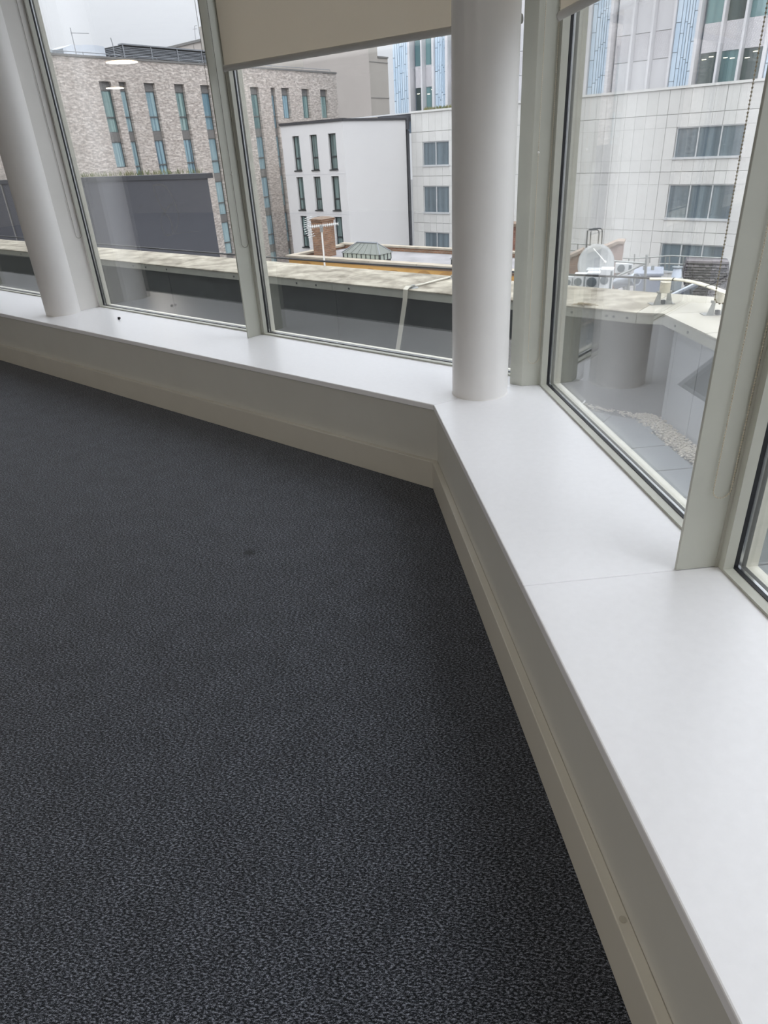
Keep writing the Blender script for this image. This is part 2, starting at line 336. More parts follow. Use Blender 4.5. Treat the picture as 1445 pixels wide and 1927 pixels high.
def mull(n, F, s0, s1, p0, p1, label, dp=.452):
    b = MB(); b.box(F, s0, s1, .574, .676, HS, CEIL); b.box(F, p0, p1, dp, .574, HS, CEIL)
    o = b.build('trim_%d' % n, M_frame, bevel=.0015); tag(o, label, None, None, 'structure')
    for q in (p0 - .0006, p1):
        g = MB(); g.box(F, q + (-.004 if q < p1 else 0), q+(.0006 if q < p1 else .0046), .566, .5739, HS+.001, CEIL-.001); g.build('bead_strip', M_fin, o)
    return o
mull(6, FA, 1.795, 1.850, 1.818, 1.829, 'slim grey fin mullion between the two big left windows')
mull(7, FB, 1.483, 1.541, 1.5045, 1.5145, 'slim grey fin mullion near the right edge of the view')
mull(8, FB, 3.20, 3.26, 3.225, 3.235, 'slim grey fin mullion beside the viewer')
mull(9, FA, 6.09, 6.15, 6.115, 6.125, 'slim grey fin mullion further left')
# corner post
_w = lambda F, s, d: F(s, d, 0)
pts = [_w(FA,-.150,.676), _w(FA,-.150,.575), _w(FA,-.160,.575), _w(FA,-.160,.464), _w(FB,-.168,.484), _w(FB,-.165,.575), _w(FB,-.144,.575), _w(FB,-.144,.676), FA(-.676*TB,.676,0)]
b = MB(); b.extr([Vector((p.x,p.y,HS)) for p in pts], [Vector((p.x,p.y,CEIL)) for p in pts])
post = tag(b.build('trim_10', M_frame, bevel=.0015), 'grey corner post where the two window walls meet', None, None, 'structure')
# white pier behind the far column
b = MB(); b.box(FA, 3.862, 4.06, .574, .676, HS, CEIL); b.box(FA, 3.885, 4.015, .36, .574, HS, CEIL)
tag(b.build('trim_11', M_white, bevel=.0015), 'flat white pier between the far column and the glass', None, None, 'structure')
# solid wall beyond the windows, bulkhead over them
b = MB(); b.box(FA, 8.16, LA, .574, .676, HS, CEIL); tag(b.build('wall_left_end', M_wall), 'solid wall past the last left window', None, None, 'structure')
b = MB(); b.box(FB, 4.90, LB, .574, .676, HS, CEIL); tag(b.build('wall_right_end', M_wall), 'solid wall past the last right window', None, None, 'structure')
for F, L, i in ((FA, 8.16, 12), (FB, 4.9, 13)):
    b = MB(); b.prism(F, [(-.60*TB,.60),(L,.60),(L,.676),(-.676*TB,.676)], ZT+.0005, CEIL); tag(b.build('trim_%d' % i, M_frame), 'head rail over the windows of the %s wall' % ('left' if i == 12 else 'right'), None, None, 'structure')

# ================================================================= columns
def column(F, s, d, r, label):
    c = F(s, d, HS); e = empty('round_column', c); tag(e, label, 'column')
    b = MB(); b.tube([c, c + Vector((0,0,CEIL-HS))], r, 64); b.build('shaft', M_column, e, smooth=40)
    b = MB(); b.tube([c + Vector((0,0,.0002)), c + Vector((0,0,.004))], r + .0025, 64, r2=r + .0003); b.build('sealant_bead', M_white, e, smooth=40)
column(FA, -.0946, .2808, .1345, 'white round column at the corner, standing on the sill in front of the corner post')
column(FA, 3.9495, .2861, .1345, 'far white round column at the left edge, standing on the sill against the white pier')

# ================================================================= roller blinds
_b = bmesh.new(); bmesh.ops.create_icosphere(_b, subdivisions=2, radius=1.0); _b.verts.index_update()
ICO_V = [tuple(v.co) for v in _b.verts]; ICO_F = [tuple(v.index for v in f.verts) for f in _b.faces]; _b.free()
def chain(parent, F, s, d0, d1, zb, zt, bm=None, r=.0022, pitch=.0075, along=None):
    """bead chain loop lying in the plane s = const (between d0 and d1)"""
    pts = []; rad = (d1 - d0) / 2; mid = (d0 + d1) / 2
    z = zt
    while z > zb + rad: pts.append((d0, z)); z -= pitch
    n = max(4, int(math.pi * rad / pitch))
    for i in range(1, n): a = math.pi * i / n; pts.append((mid - rad*math.cos(a), zb + rad - rad*math.sin(a)))
    z = zb + rad
    while z < zt: pts.append((d1, z)); z += pitch
    org = ORG[parent.name]; V = []; Fc = []
    for d, z in pts:
        c = F(s, d, z) - org; k = len(V); V += [(c.x+x*r, c.y+y*r, c.z+w*r) for x, y, w in ICO_V]; Fc += [(a+k, bb+k, cc+k) for a, bb, cc in ICO_F]
    for d, z in [(p, q) for p, q in pts]:
        pass
    for (da, za), (db, zb2) in zip(pts[:-1], pts[1:]):          # fine cord between the beads
        A, B = F(s, da, za) - org, F(s, db, zb2) - org; k = len(V); w = .00055
        x = F.a * w; y = (B - A).normalized().cross(F.a) * w
        for Q in (A, B): V += [tuple(Q+x+y), tuple(Q-x+y), tuple(Q-x-y), tuple(Q+x-y)]
        Fc += [(k+i, k+(i+1)%4, k+4+(i+1)%4, k+4+i) for i in range(4)]
    me = bpy.data.meshes.new('bead_chain'); me.from_pydata(V, [], Fc); me.materials.append(bm or M_bead)
    for p in me.polygons: p.use_smooth = True
    me.set_sharp_from_angle(angle=R(70))
    ob = bpy.data.objects.new('bead_chain', me); COL.objects.link(ob); ob.parent = parent; ORG[ob.name] = org
    return ob
def blind(F, s0, s1, zb, label, chains=(), d=.530):
    e = empty('roller_blind', F((s0+s1)/2, d, 2.95)); tag(e, label, 'blind')
    b = MB(); b.tube([F(s0+.005, d+.01, 2.985), F(s1-.005, d+.01, 2.985)], .032, 24); b.build('roller_tube', M_bar, e, smooth=40)
    for s in (s0-.004, s1): 
        q = MB(); q.box(F, s, s+.004, d-.035, d+.035, 2.94, CEIL-.001); q.build('bracket', M_bar, e)
    b = MB(); b.box(F, s0+.008, s1-.008, d-.0006, d, zb+.01, 2.98); b.build('fabric', M_blind, e)
    b = MB(); P = [F(s0+.006, d, zb+.004), F(s1-.006, d, zb+.004)]
    b.tube(P, .012, 16, flat=1.3); b.build('bottom_bar', M_bar, e, smooth=50)
    for s in (s0 + .004, s1 - .006):
        q = MB(); q.tube([F(s, d, zb+.004), F(s+.003, d, zb+.004)], .0135, 16, flat=1.3); q.build('end_cap', M_bar, e, smooth=50)
    for c in chains:
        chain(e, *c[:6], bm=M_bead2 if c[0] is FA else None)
        if len(c) > 6: q = MB(); q.ball(F(c[1], c[2], c[6]), .0048, 12, 8); q.build('chain_stop', M_white, e, smooth=60)
    return e
blind(FA, -.118, 1.778, 1.966, 'cream roller blind half lowered over the left window beside the corner', [(FA, 1.812, .503, .560, 1.012, 2.94, 1.433)])
blind(FB, -.055, 1.44, 1.938, 'cream roller blind lowered over the upper part of the window right of the corner post', [(FB, -.158, .507, .564, .561, 2.94, 1.482), (FB, 1.449, .462, .50, 1.17, 2.94)])
blind(FA, 1.880, 3.845, 2.91, 'rolled-up roller blind above the window by the far column, its chains hanging down', [(FA, 3.879, .524, .579-.006, 1.0, 2.94), (FA, 1.905, .496, .53, 1.05, 2.94)])
blind(FB, 1.56, 3.18, 2.91, 'rolled-up roller blind above the nearest right window, its chain on the fin mullion', [(FB, 1.5195, .513, .562, .672, 2.94)])

# black rubber cap lying on the sill
d = ray(224, 599.5); t = (HS + .008 - EYE) / d.z; P = Vector((d.x*t, d.y*t, HS))
e = empty('rubber_cap', P); tag(e, 'small black rubber cap lying on the white sill right of the far column', 'cap')
b = MB(); b.tube([P + Vector((-.009,0,.0101)), P + Vector((-.004,.001,.0101)), P + Vector((.006,.003,.0101))], .010, 8); b.build('body', M_rubber, e, smooth=30)
b = MB(); b.tube([P + Vector((.0062,.003,.0115)), P + Vector((.011,.0045,.0115))], .006, 8); b.build('tip', M_rubber, e, smooth=30)

# ceiling lights: two mirrored in the left glass, two unseen ones added for brightness
M_lamp = emis('warm_diffuser', (1, .78, .52, 1), 1.7)
def clight(x, y, r, label, wts):
    e = empty('ceiling_light', (x, y, CEIL)); tag(e, label, 'ceiling light', 'round ceiling lights')
    b = MB(); b.tube([(x,y,CEIL-.001), (x,y,CEIL-.05)], r, 32); b.build('housing', M_white, e, smooth=40)
    b = MB(); b.tube([(x,y,CEIL-.0505), (x,y,CEIL-.056)], r*.93, 32); b.build('diffuser', M_lamp, e, smooth=40)
    L = bpy.data.lights.new('lamp', 'AREA'); L.shape = 'DISK'; L.size = r*1.8; L.energy = wts; L.color = (1, .94, .86)
    lo = bpy.data.objects.new('lamp', L); COL.objects.link(lo); lo.location = (0, 0, -.06); lo.parent = e
clight(-10.32, 6.39, .27, 'round warm ceiling light nearest the left windows, seen mirrored in the glass', 20)
clight(-15.2, 7.21, .2, 'round warm ceiling light second from the left windows', 20)
clight(-5.2, 1.5, .20, 'unseen round warm ceiling light added over the middle of the carpet to brighten the room', 34)
clight(-2.2, -1.2, .20, 'unseen round warm ceiling light added above and behind the viewer to brighten the room', 26)
#@@EXTERIOR
# ================================================================= OUTSIDE: terrace and parapets
HA, HB = THA, THB
deckz = -.20
b = MB(); b.prism(FA, [(-.68*TB,.68),(20,.68),(20,2.09),(-2.0*TB,2.09)], deckz-.25, deckz-.045); b.prism(FB, [(-.68*TB,.68),(8,.68),(8,1.8),(-1.8*TB,1.8)], deckz-.25, deckz-.045)
tag(b.build('terrace_slab', M_dark), 'dark roof membrane under the terrace paving outside the windows', 'roof terrace', None, 'structure')
# pavers (parts of the terrace paving)
pav = empty('terrace_paving', FB(0, 1.1, deckz)); tag(pav, 'slate-grey paving slabs on the narrow terrace outside the windows', 'paving')
for F, L, dmax in ((FB, 5.0, 1.60), (FA, 12.0, 1.96)):
    rows = [(.69, 1.14), (1.15, dmax)]
    for d0, d1 in rows:
        s = (.10 if d0 < 1 else -.50) if F is FA else -.02
        while s < L:
            if F is FB and s < -.4*TB: pass
            b = MB(); z = deckz + random.uniform(-.002, .002) - (.006 if F is FA else 0)
            b.box(F, s+.004, s+.332, d0+.003, d1-.003, z-.03, z); b.build('paver', M_paver, pav, bevel=.003 if F is FB and s < 2 else 0)
            s += .336
        if F is FB:
            for s0, s1 in ((-1.02, -.70), (-.69, -.36), (-.35, -.026)):
                if s0 < -d0*.421 - .62: continue
                b = MB(); b.box(F, max(s0, -d0*TB+.02 if False else s0), s1, d0+.003, d1-.003, deckz-.03, deckz); b.build('paver', M_paver, pav)
# gravel margin along the right parapet
b = MB(); rg = random.Random(7)
GV, GF = [], []
def pebble(F, s, d, z, r):
    c = F(s, d, z); k = len(GV); sx, sy, sz = (rg.uniform(.7, 1.3) for _ in range(3)); an = rg.uniform(0, 6.28); ca, sa = math.cos(an), math.sin(an)
    for x, y, w in OCT: GV.append((c.x + (x*sx*ca - y*sy*sa)*r, c.y + (x*sx*sa + y*sy*ca)*r, c.z + w*sz*r*.7))
    GF.extend([(i+k, j+k, l+k) for i, j, l in OCF])
_b = bmesh.new(); bmesh.ops.create_icosphere(_b, subdivisions=1, radius=1.0); _b.verts.index_update()
OCT = [tuple(v.co) for v in _b.verts]; OCF = [tuple(v.index for v in f.verts) for f in _b.faces]; _b.free()
for F, s0, s1, d0, d1, cnt in ((FB, -1.25, 3.2, 1.60, 1.775, 10000), (FA, -.45, 6, 1.985, 2.055, 1500)):
    for _ in range(cnt):
        pebble(F, rg.uniform(s0, s1), rg.triangular(d0-.01, d1, (d0+d1)/2+.02), deckz - .012 + rg.uniform(0, .02), rg.uniform(.005, .0105))
me = bpy.data.meshes.new('gravel'); me.from_pydata(GV, [], GF); me.materials.append(M_gravel); g = bpy.data.objects.new('gravel', me); COL.objects.link(g)
tag(g, 'strip of pale pea gravel between the slate paving and the parapet', 'gravel', None, 'stuff')
# parapets
SL = .012
def parapet(name, F, s0, s1, dface, dback, mface, label, mitre0, seams):
    e = empty(name, F((max(s0,-1)+s1)/2, dface, deckz-.25)); tag(e, label, 'parapet')
    core = MB(); core.prism(F, [(s0, dface+.02), (s1, dface+.02), (s1, dback-.04), (mitre0, dback-.04)], -4.5, .43); core.build('core_wall', M_dkface, e)
    ed = seams
    for i in range(len(ed)-1):
        b = MB(); b.box(F, ed[i]+.003, ed[i+1]-.003, dface, dface+.018, deckz-.04, .428); b.build('face_panel', mface, e)
    return e
pa = parapet('long_parapet', FA, -.75, 16, 2.075, 2.66, M_dkface, 'long low parapet with weathered concrete coping outside the left windows', -1.1, [-.72, .55, 2.5, 5.0, 7.6, 10.3, 13, 16])
pb = parapet('short_parapet', FB, -1.20, 7, 1.78, 2.44, M_ltface, 'pale parapet clad in light grey panels outside the right window', -1.0, [-1.205, -1.12, -.81, .02, .85, 1.7, 2.6, 3.5, 4.5, 7])
def coping(F, s0, s1, d0, d1, m0, par, mt, za=.5, sl=0, m1=None):
    A = [(s0+.002, d0+sl*s0), (s1-.002, d0+sl*s1), ((s1 if m1 is None else m1)-.002, d1+sl*s1), (m0+.002, d1+sl*s0)]
    b = MB(); b.prism(F, A, .488, za); o = b.build('coping_slab', mt, par, bevel=.003)
    return o
# coping slabs; the two runs meet on a mitre
bendA, bendB = -.365, -1.185
AJ = [(-.23, -.23), (2.50, 2.50), (5.2, 5.2), (8.0, 8.0), (10.7, 10.7), (13.4, 13.4), (16, 16)]
for (s0, m0), (s1, m1) in zip(AJ, AJ[1:]):
    coping(FA, s0, s1, 2.00, 2.66, m0, pa, M_capstone if s0 > 2 else M_capstone, sl=SL, m1=m1)
    b = MB(); b.prism(FA, [(s0+.002, 2.005+SL*s0), (s1-.002, 2.005+SL*s1), (s1-.002, 2.035+SL*s1), (s0+.002, 2.035+SL*s0)], .428, .4878); b.build('fascia_strip', M_fascia, pa)
    for q in (.2, .45, (s1-s0)*.5, s1-s0-.2):
        b = MB(); c0 = FA(s0+q, 2.0047+SL*(s0+q), .458); b.tube([c0, c0 - FA.n*.004], .009, 10); b.build('bolt', M_dark, pa, smooth=40)
# corner slab: from the A joint round the bend to the mitre
PC = [FA(-.232,1.998,0), FA(-.232,2.66,0), FA(-1.27,2.66,0), FB(-1.185,1.70,0)]
def flat(b, pts, z0, z1): b.extr([Vector((p.x,p.y,z0)) for p in pts], [Vector((p.x,p.y,z1)) for p in pts]); return b
flat(MB(), PC, .488, .5).build('coping_slab', M_capB, pa)
b = MB(); flat(b, [FA(-.232,2.004,0), FB(-1.187,1.705,0), FB(-1.16,1.74,0), FA(-.232,2.035,0)], .428, .4878); b.build('fascia_strip', M_fascia, pa)
PD = [FB(-1.183,1.70,0), FA(-1.272,2.66,0), FB(-1.4,2.42,0), FB(-.66,2.42,0), FB(-.60,1.70,0)]
PD = [FB(-1.183,1.70,0), FA(-1.272,2.655,0), FB(-.66,2.42,0), FB(-.66,1.70,0)]
flat(MB(), PD, .488, .5).build('coping_slab', M_capB, pb)
for s0, s1 in ((-.656, 1.7), (1.704, 4.2), (4.204, 7)):
    b = MB(); b.box(FB, s0, s1, 1.70, 2.42, .488, .5); b.build('coping_slab', M_capB, pb, bevel=.003)
b = MB(); b.box(FB, -1.183, 7, 1.705, 1.73, .428, .4878); b.build('fascia_strip', M_fascia, pb)
for s in (-1.02, -.86, -.3, .4, 1.2):
    b = MB(); c0 = FB(s, 1.7047, .458); b.tube([c0, c0 - FB.n*.004], .008, 10); b.build('bolt', M_dark, pb, smooth=40)
for s in (-.33, -.42):
    b = MB(); c0 = FA(s+.25, 2.0035, .458); b.tube([c0, c0 - FA.n*.004], .009, 10); b.build('bolt', M_dark, pa, smooth=40)

# handrail / safety line at the parapet corner
M_galv = mat('galvanised_steel', srgb(150, 152, 150), .5, metal=.4, noise=(30, .15))
M_rail = mat('cream_rail', srgb(206, 200, 182), .5)
M_cable = mat('dark_cable', srgb(58, 58, 60), .5)
def bracket(px0, py0, px1, py1, F):
    d0, d1 = ray(px0, py0), ray(px1, py1); A = d0*((.5-EYE)/d0.z); B = d1*((.5-EYE)/d1.z); A.z = B.z = .5; return A, B
def zpt(px, py, z): d = ray(px, py); t = (z - EYE)/d.z; return Vector((d.x*t, d.y*t, z))
def zat(px, py, X): d = ray(px, py); return EYE + d.z/math.hypot(d.x, d.y)*math.hypot(X.x, X.y)
def railbracket(A, B, top, name_label):
    e = empty('rail_bracket', ((A+B)/2)); e.location.z = .5; ORG[e.name].z = .5; tag(e, name_label, 'bracket')
    mid = (A+B)/2; ax = (B-A).normalized(); nn = Vector((-ax.y, ax.x, 0)); w = (B-A).length/2
    for sg, P in ((1, A), (-1, B)):      # two leaning plates
        b = MB(); q = P + ax*.035*sg; tq = mid - ax*.028*sg*1.0
        lo = [P - nn*.022, P + nn*.022]; 
        b.extr([P - ax*.0*sg - nn*.03 , P + ax*.045*sg - nn*.03, mid - ax*.022*sg - nn*.03 + Vector((0,0,.088)), mid - ax*.038*sg - nn*.03 + Vector((0,0,.088))],
               [P - ax*.0*sg - nn*.024, P + ax*.045*sg - nn*.024, mid - ax*.022*sg - nn*.024 + Vector((0,0,.088)), mid - ax*.038*sg - nn*.024 + Vector((0,0,.088))])
        b.build('leg_plate', M_galv, e)
        b = MB(); b.extr([P - ax*.015*sg - nn*.035, P + ax*.05*sg - nn*.035, P + ax*.05*sg + nn*.035, P - ax*.015*sg + nn*.035], [v + Vector((0,0,.004)) for v in (P - ax*.015*sg - nn*.035, P + ax*.05*sg - nn*.035, P + ax*.05*sg + nn*.035, P - ax*.015*sg + nn*.035)]); b.build('foot_plate', M_galv, e)
    m = Vector((mid.x, mid.y, 0)) - nn*.027
    b = MB(); b.tube([m + Vector((0,0,.580)), m + Vector((0,0,top))], .034, 20); b.build('stub', M_rail, e, smooth=40)
    b = MB(); b.tube([m + ax*.05 + Vector((0,0,.583)), m - ax*.05 + Vector((0,0,.583))], .008, 10); b.build('pivot_bolt', M_galv, e, smooth=40)
    b = MB(); b.box(WF, m.x-.012, m.x+.012, m.y-.012, m.y+.012, .5045, .53); b.build('clamp', M_dark, e)
    return m
A, B = bracket(1226, 572.5, 1262, 570.5, FA)
m1 = railbracket(A, B, .648, 'grey twin-leg steel bracket on the coping, left of the parapet bend')
A, B = bracket(1325, 592, 1366, 590, FB); m2 = railbracket(A, B, .648, 'grey twin-leg steel bracket on the coping, behind the fin mullion')
rp = [zpt(x, y, .657) for x, y in ((1222, 525), (1247, 525), (1268, 525.5), (1290, 528), (1312, 532.5), (1335, 539.5), (1356, 547))]
rp.append(rp[-1] + (rp[-1]-rp[-2])*2.2)
e = empty('curved_handrail', rp[0]); tag(e, 'cream flat oval rail curving round the parapet corner on its brackets', 'handrail')
b = MB(); b.tube(rp, .026, 16, flat=.32); b.build('rail_tube', M_rail, e, smooth=50)
for i in (2, 5): 
    b = MB(); dv = (rp[i+1]-rp[i-1]).normalized(); b.tube([rp[i]-dv*.004, rp[i]+dv*.004], .0275, 16, flat=.36); b.build('joint_ring', M_dark, e, smooth=40)
cp = [zpt(x, y, zz) for x, y, zz in ((1226, 523.5, .657), (1062, 516.5, .66), (849.5, 506, .662), (640, 494, .662), (498.4, 483.7, .665), (440, 479.3, .668), (182, 458.7, .68))]
cp.append(cp[-1] + (cp[-1]-cp[-2])*1.6)
b = MB(); b.tube(cp, .0075, 8); o = b.build('safety_cable', M_cable, smooth=50); tag(o, 'long dark steel cable strung above the parapet coping', 'cable')
e = empty('cable_post', cp[-1]); e.location.z = .5; ORG[e.name].z = .5; tag(e, 'thin steel post holding the far end of the dark cable on the coping', 'post')
b = MB(); b.tube([Vector((cp[-1].x,cp[-1].y,.5)), cp[-1] + Vector((0,0,.01))], .012, 10); b.build('post_tube', M_galv, e, smooth=40)
# flat tape over the coping
M_tape = mat('aluminium_tape', srgb(196, 192, 178), .5)
tp = [(1.80, 1.985, -.2), (1.72, 1.99, .15), (1.655, 1.985, .42), (1.65, 1.99, .505), (1.655, 2.03, .525), (1.66, 2.10, .515), (1.64, 2.25, .512), (1.62, 2.45, .514), (1.61, 2.56, .512), (1.6, 2.68, .505)]
P = [FA(*q) for q in tp]; b = MB(); hw = FA.a*.022
lo, hi = [], []
for i, p in enumerate(P):
    t = (P[min(i+1,len(P)-1)]-P[max(i-1,0)]).normalized(); nn = FA.a.cross(t).normalized()*.0015; hwi = hw if i < 5 else hw*.55
    lo.append((p-hwi-nn, p+hwi-nn)); hi.append((p-hwi+nn, p+hwi+nn))
for i in range(len(P)-1): b.hexa([lo[i][0], lo[i][1], lo[i+1][1], lo[i+1][0], hi[i][0], hi[i][1], hi[i+1][1], hi[i+1][0]])
tape = b.build('conductor_tape', M_tape); tag(tape, 'pale flat lightning tape folded over the parapet and clipped to the coping', 'tape')
for q in ((1.655, 2.10), (1.60, 2.60)):
    c = FA(q[0], q[1], .501); b = MB(); b.tube([c, c+Vector((0,0,.006))], .045, 16, r2=.04); b.tube([c+Vector((0,0,.0062)), c+Vector((0,0,.022))], .018, 10); b.build('clip', M_galv, tape, smooth=40)
# twigs on the coping, loop of white cord by the window
M_twig = mat('dry_twig', srgb(134, 120, 92), .9, noise=(60, .3))
b = MB(); rg = random.Random(3); c0 = zpt(1097, 576, .503)
for i in range(22):
    p = c0 + FA.a*rg.uniform(-.045, .045) + FA.n*rg.uniform(-.004, .03) + Vector((0,0,rg.uniform(.002,.014))); an = rg.uniform(-.7, .7); q = FA.a*math.cos(an)+FA.n*math.sin(an); L = rg.uniform(.02, .05)
    b.tube([p - q*L, p + Vector((0,0,.003)), p + q*L], rg.uniform(.0015, .003), 5)
tag(b.build('twig_bundle', M_twig), 'small bundle of dry twigs on the edge of the coping', 'twigs', None, 'stuff')
M_cord = mat('white_cord', srgb(214, 216, 214), .6)
c = [(1064, 735), (1078, 741), (1092, 742), (1101, 748), (1100, 756), (1092, 763), (1084, 757), (1076, 750), (1068, 744)]
P = [zpt(x, y, -.185 if i not in (0, 8) else -.17) for i, (x, y) in enumerate(c)]
b = MB(); b.tube(P, .006, 8); tag(b.build('white_cord', M_cord, smooth=60), 'loop of white cord lying on the terrace close to the corner post', 'cord')

# ================================================================= DISTANT GROUND
b = MB(); b.box(WF, -260, 260, 3.4, 420, -17.5, -17)
M_street = mat('street_asphalt', srgb(96, 96, 96), .9, noise=(.3, .15)); tag(b.build('street_ground', M_street), 'grey street level far below between the buildings', 'ground', None, 'structure')

# ================================================================= white clad building (podium) and tower
def LFrame(px, py, dist, head, k=1.0): return Frame(setp(px, py, dist), head, k)
FP = LFrame(850, 202, 48, 134, 1.25); HP = 134
M_clad = [mat('white_cladding_%s' % n, srgb(*c), .5, noise=(.8, .015)) for n, c in (('a', (215, 214, 211)), ('b', (210, 209, 206)), ('c', (218, 217, 214)))]
M_joint = mat('cladding_joint', srgb(150, 150, 148), .9)
M_wfr = mat('window_frame_grey', srgb(196, 198, 200), .5, noise=(2, .03))
M_pane = curtainpane('blue_grey_pane', HP, srgb(84, 96, 104), srgb(116, 130, 138), 1.2, .15, .8)
pod = empty('clad_building', FP(8, 0, -12.0)); tag(pod, 'long building clad in white panels with grey strip windows, under the blue and grey tower', 'building')
lE = [-3.3, -2.9, -2.37, -1.83, -1.30, -.76, -.23, .30, .85]; mE = [.85, 3.1, 5.4, 7.3, 8.34]; rE = [8.34, 8.88, 9.56, 10.10, 10.67, 11.2, 11.74, 12.3, 12.85, 13.39, 13.93, 14.47, 15.03, 15.57, 16.1, 16.65, 17.2, 17.75, 18.3, 18.9]
rows = [3.14, 2.07, .10 , -.47, -1.05, -2.72, -3.29, -3.86, -5.35, -8.0]
rows = [3.14, 2.07, 1.50, .08, -.47, -1.05, -2.72, -3.29, -3.86, -5.35, -8.0]
holes = [(13.95, 17.2, .08, 1.5), (13.95, 17.2, -2.72, -1.05), (13.95, 17.2, -5.35, -3.86), (-2.37, -.23, .08, 1.5), (-2.37, -.23, -2.72, -1.05), (-2.37, -.23, -5.35, -3.86)]
b = MB(); wallholes(b, FP, -3.3, 18.9, -13, 3.14, holes, .14, .03)
b.poly([FP(-3.3,.03,3.1), FP(18.9,.03,3.1), FP(18.9,3.6,3.1), FP(-3.3,3.6,3.1)]); b.poly([FP(-3.3,.03,-13), FP(-3.3,3.6,-13), FP(-3.3,3.6,3.1), FP(-3.3,.03,3.1)]); b.poly([FP(18.9,.03,-13), FP(18.9,3.6,-13), FP(18.9,3.6,3.1), FP(18.9,.03,3.1)])
b.build('wall', M_joint, pod)
majU = {10.67, 13.39, 8.34, 16.1, -3.3, .30}; majZ = {2.07, -.47, -3.29, 3.14}
cnt = 0
for E_, ctr in ((lE, 0), (mE, 1), (rE, 0)):
    for i in range(len(E_)-1):
        for j in range(len(rows)-1):
            u0, u1, z1, z0 = E_[i], E_[i+1], rows[j], rows[j+1]
            cu, cz = (u0+u1)/2, (z0+z1)/2
            if any(h[0]-.05 < cu < h[1]+.05 and h[2] < cz < h[3] for h in holes): continue
            g0, g1 = (.012 if u0 in majU else .005), (.012 if u1 in majU else .005); k0, k1 = (.012 if z0 in majZ else .005), (.012 if z1 in majZ else .005)
            b = MB(); b.box(FP, u0+g0, u1-g1, 0, .028, z0+k0, z1-k1); b.build('cladding_panel', M_clad[cnt % 3 if random.random() < .5 else 0], pod); cnt += 1
b = MB(); b.box(FP, -3.3, 18.9, -.06, .25, 3.14, 3.25); b.build('coping', M_clad[2], pod)
b = MB(); b.box(FP, -9.5, -3.3, -.02, .25, 3.13, 3.20); b.build('coping', M_wfr, pod)
def gridwindow(F, root, u0, u1, z0, z1, n, fm, pm, dd=.10, t=.045, sill=.1, name='window'):
    b = MB(); ringbox(b, F, u0+.01, u1-.01, z0+.01, z1-.01, dd-.06, dd, t, t, t)
    for i in range(1, n): x = u0 + (u1-u0)*i/n; b.box(F, x-t*.6, x+t*.6, dd-.07, dd, z0+t, z1-t)
    if sill: b.box(F, u0-.03, u1+.03, -.05, dd, z0-.0, z0+sill)
    w = b.build(name, fm, root)
    for i in range(n):
        p0, p1 = u0+(u1-u0)*i/n+t*.6, u0+(u1-u0)*(i+1)/n-t*.6
        b = MB(); b.box(F, p0, p1, dd-.015, dd, z0+t, z1-t); b.build('pane', pm if not isinstance(pm, list) else random.choice(pm), w)
    return w
for h in holes: gridwindow(FP, pod, h[0], h[1], h[2], h[3], 3 if h[0] > 0 else 2, M_wfr, M_pane)
# dark return wall, hopper and downpipe in the notch beside the rendered building
M_lead = mat('dark_lead', srgb(78, 80, 86), .6, noise=(2, .15))
b = MB(); b.box(FP, -6.2, -3.31, .02, .3, 2.72, 3.12); b.build('dark_fascia', M_lead, pod)
dp = empty('downpipe', FP(-3.6, -.1, -8)); tag(dp, 'dark rainwater pipe with hopper in the gap beside the white rendered building', 'downpipe')
b = MB(); b.box(FP, -3.95, -3.42, -.25, .0, 2.25, 3.0); b.build('hopper', M_lead, dp)
x0, _ = FP.uz(773, 350); 
b = MB(); b.box(FP, -3.80, -3.56, -.22, -.02, -6, 2.25); b.build('pipe', M_lead, dp)
b = MB(); b.box(FP, -3.52, -3.44, -.18, -.02, -6, 2.2); b.build('side_pipe', M_lead, dp)

# tower -----------------------------------------------------------
_D = FP.P.dot(FP.n); TD = -4.0; FT = Frame(FP.P, 134, 1.25*(_D+4)/(_D-4))
M_blue = [mat('blue_panel_%s' % n, srgb(*c), .35, noise=(1, .02)) for n, c in (('a', (196, 214, 230)), ('b', (188, 208, 226)), ('c', (204, 220, 234)))]
M_bjoint = mat('blue_panel_joint', srgb(96, 112, 128), .8)
M_grey = mat('light_grey_panel', srgb(212, 211, 214), .5, noise=(1, .012))
M_teal = curtainpane('teal_pane', HP, srgb(66, 98, 104), srgb(122, 156, 158), .7, .1, .6)
M_dkpane = curtainpane('dark_office_pane', HP, srgb(38, 48, 50), srgb(70, 88, 90), .7, .1, .5)
def patternmat():
    m = bpy.data.materials.new('woven_spandrel'); m.use_nodes = True; t = m.node_tree; bb = t.nodes['Principled BSDF']; bb.inputs['Roughness'].default_value = .5
    cb = facecoord(t, HP); mp = N(t, 'ShaderNodeMapping'); mp.inputs['Rotation'].default_value = (0, 0, R(52)); mp.inputs['Scale'].default_value = (1.0, 2.4, 1); t.links.new(cb.outputs[0], mp.inputs[0])
    br = N(t, 'ShaderNodeTexBrick'); br.inputs['Scale'].default_value = 2.4; br.inputs['Mortar Size'].default_value = .035; br.inputs['Mortar Smooth'].default_value = .6; t.links.new(mp.outputs[0], br.inputs['Vector'])
    br.inputs['Color1'].default_value = srgb(232, 230, 233); br.inputs['Color2'].default_value = srgb(220, 218, 222); br.inputs['Mortar'].default_value = srgb(190, 188, 193)
    t.links.new(br.outputs['Color'], bb.inputs['Base Color']); bp = N(t, 'ShaderNodeBump'); bp.inputs['Distance'].default_value = .04; bp.inputs['Strength'].default_value = .8; t.links.new(br.outputs['Fac'], bp.inputs['Height']); bp.invert = True; t.links.new(bp.outputs[0], bb.inputs['Normal']); return m
M_weave = patternmat()
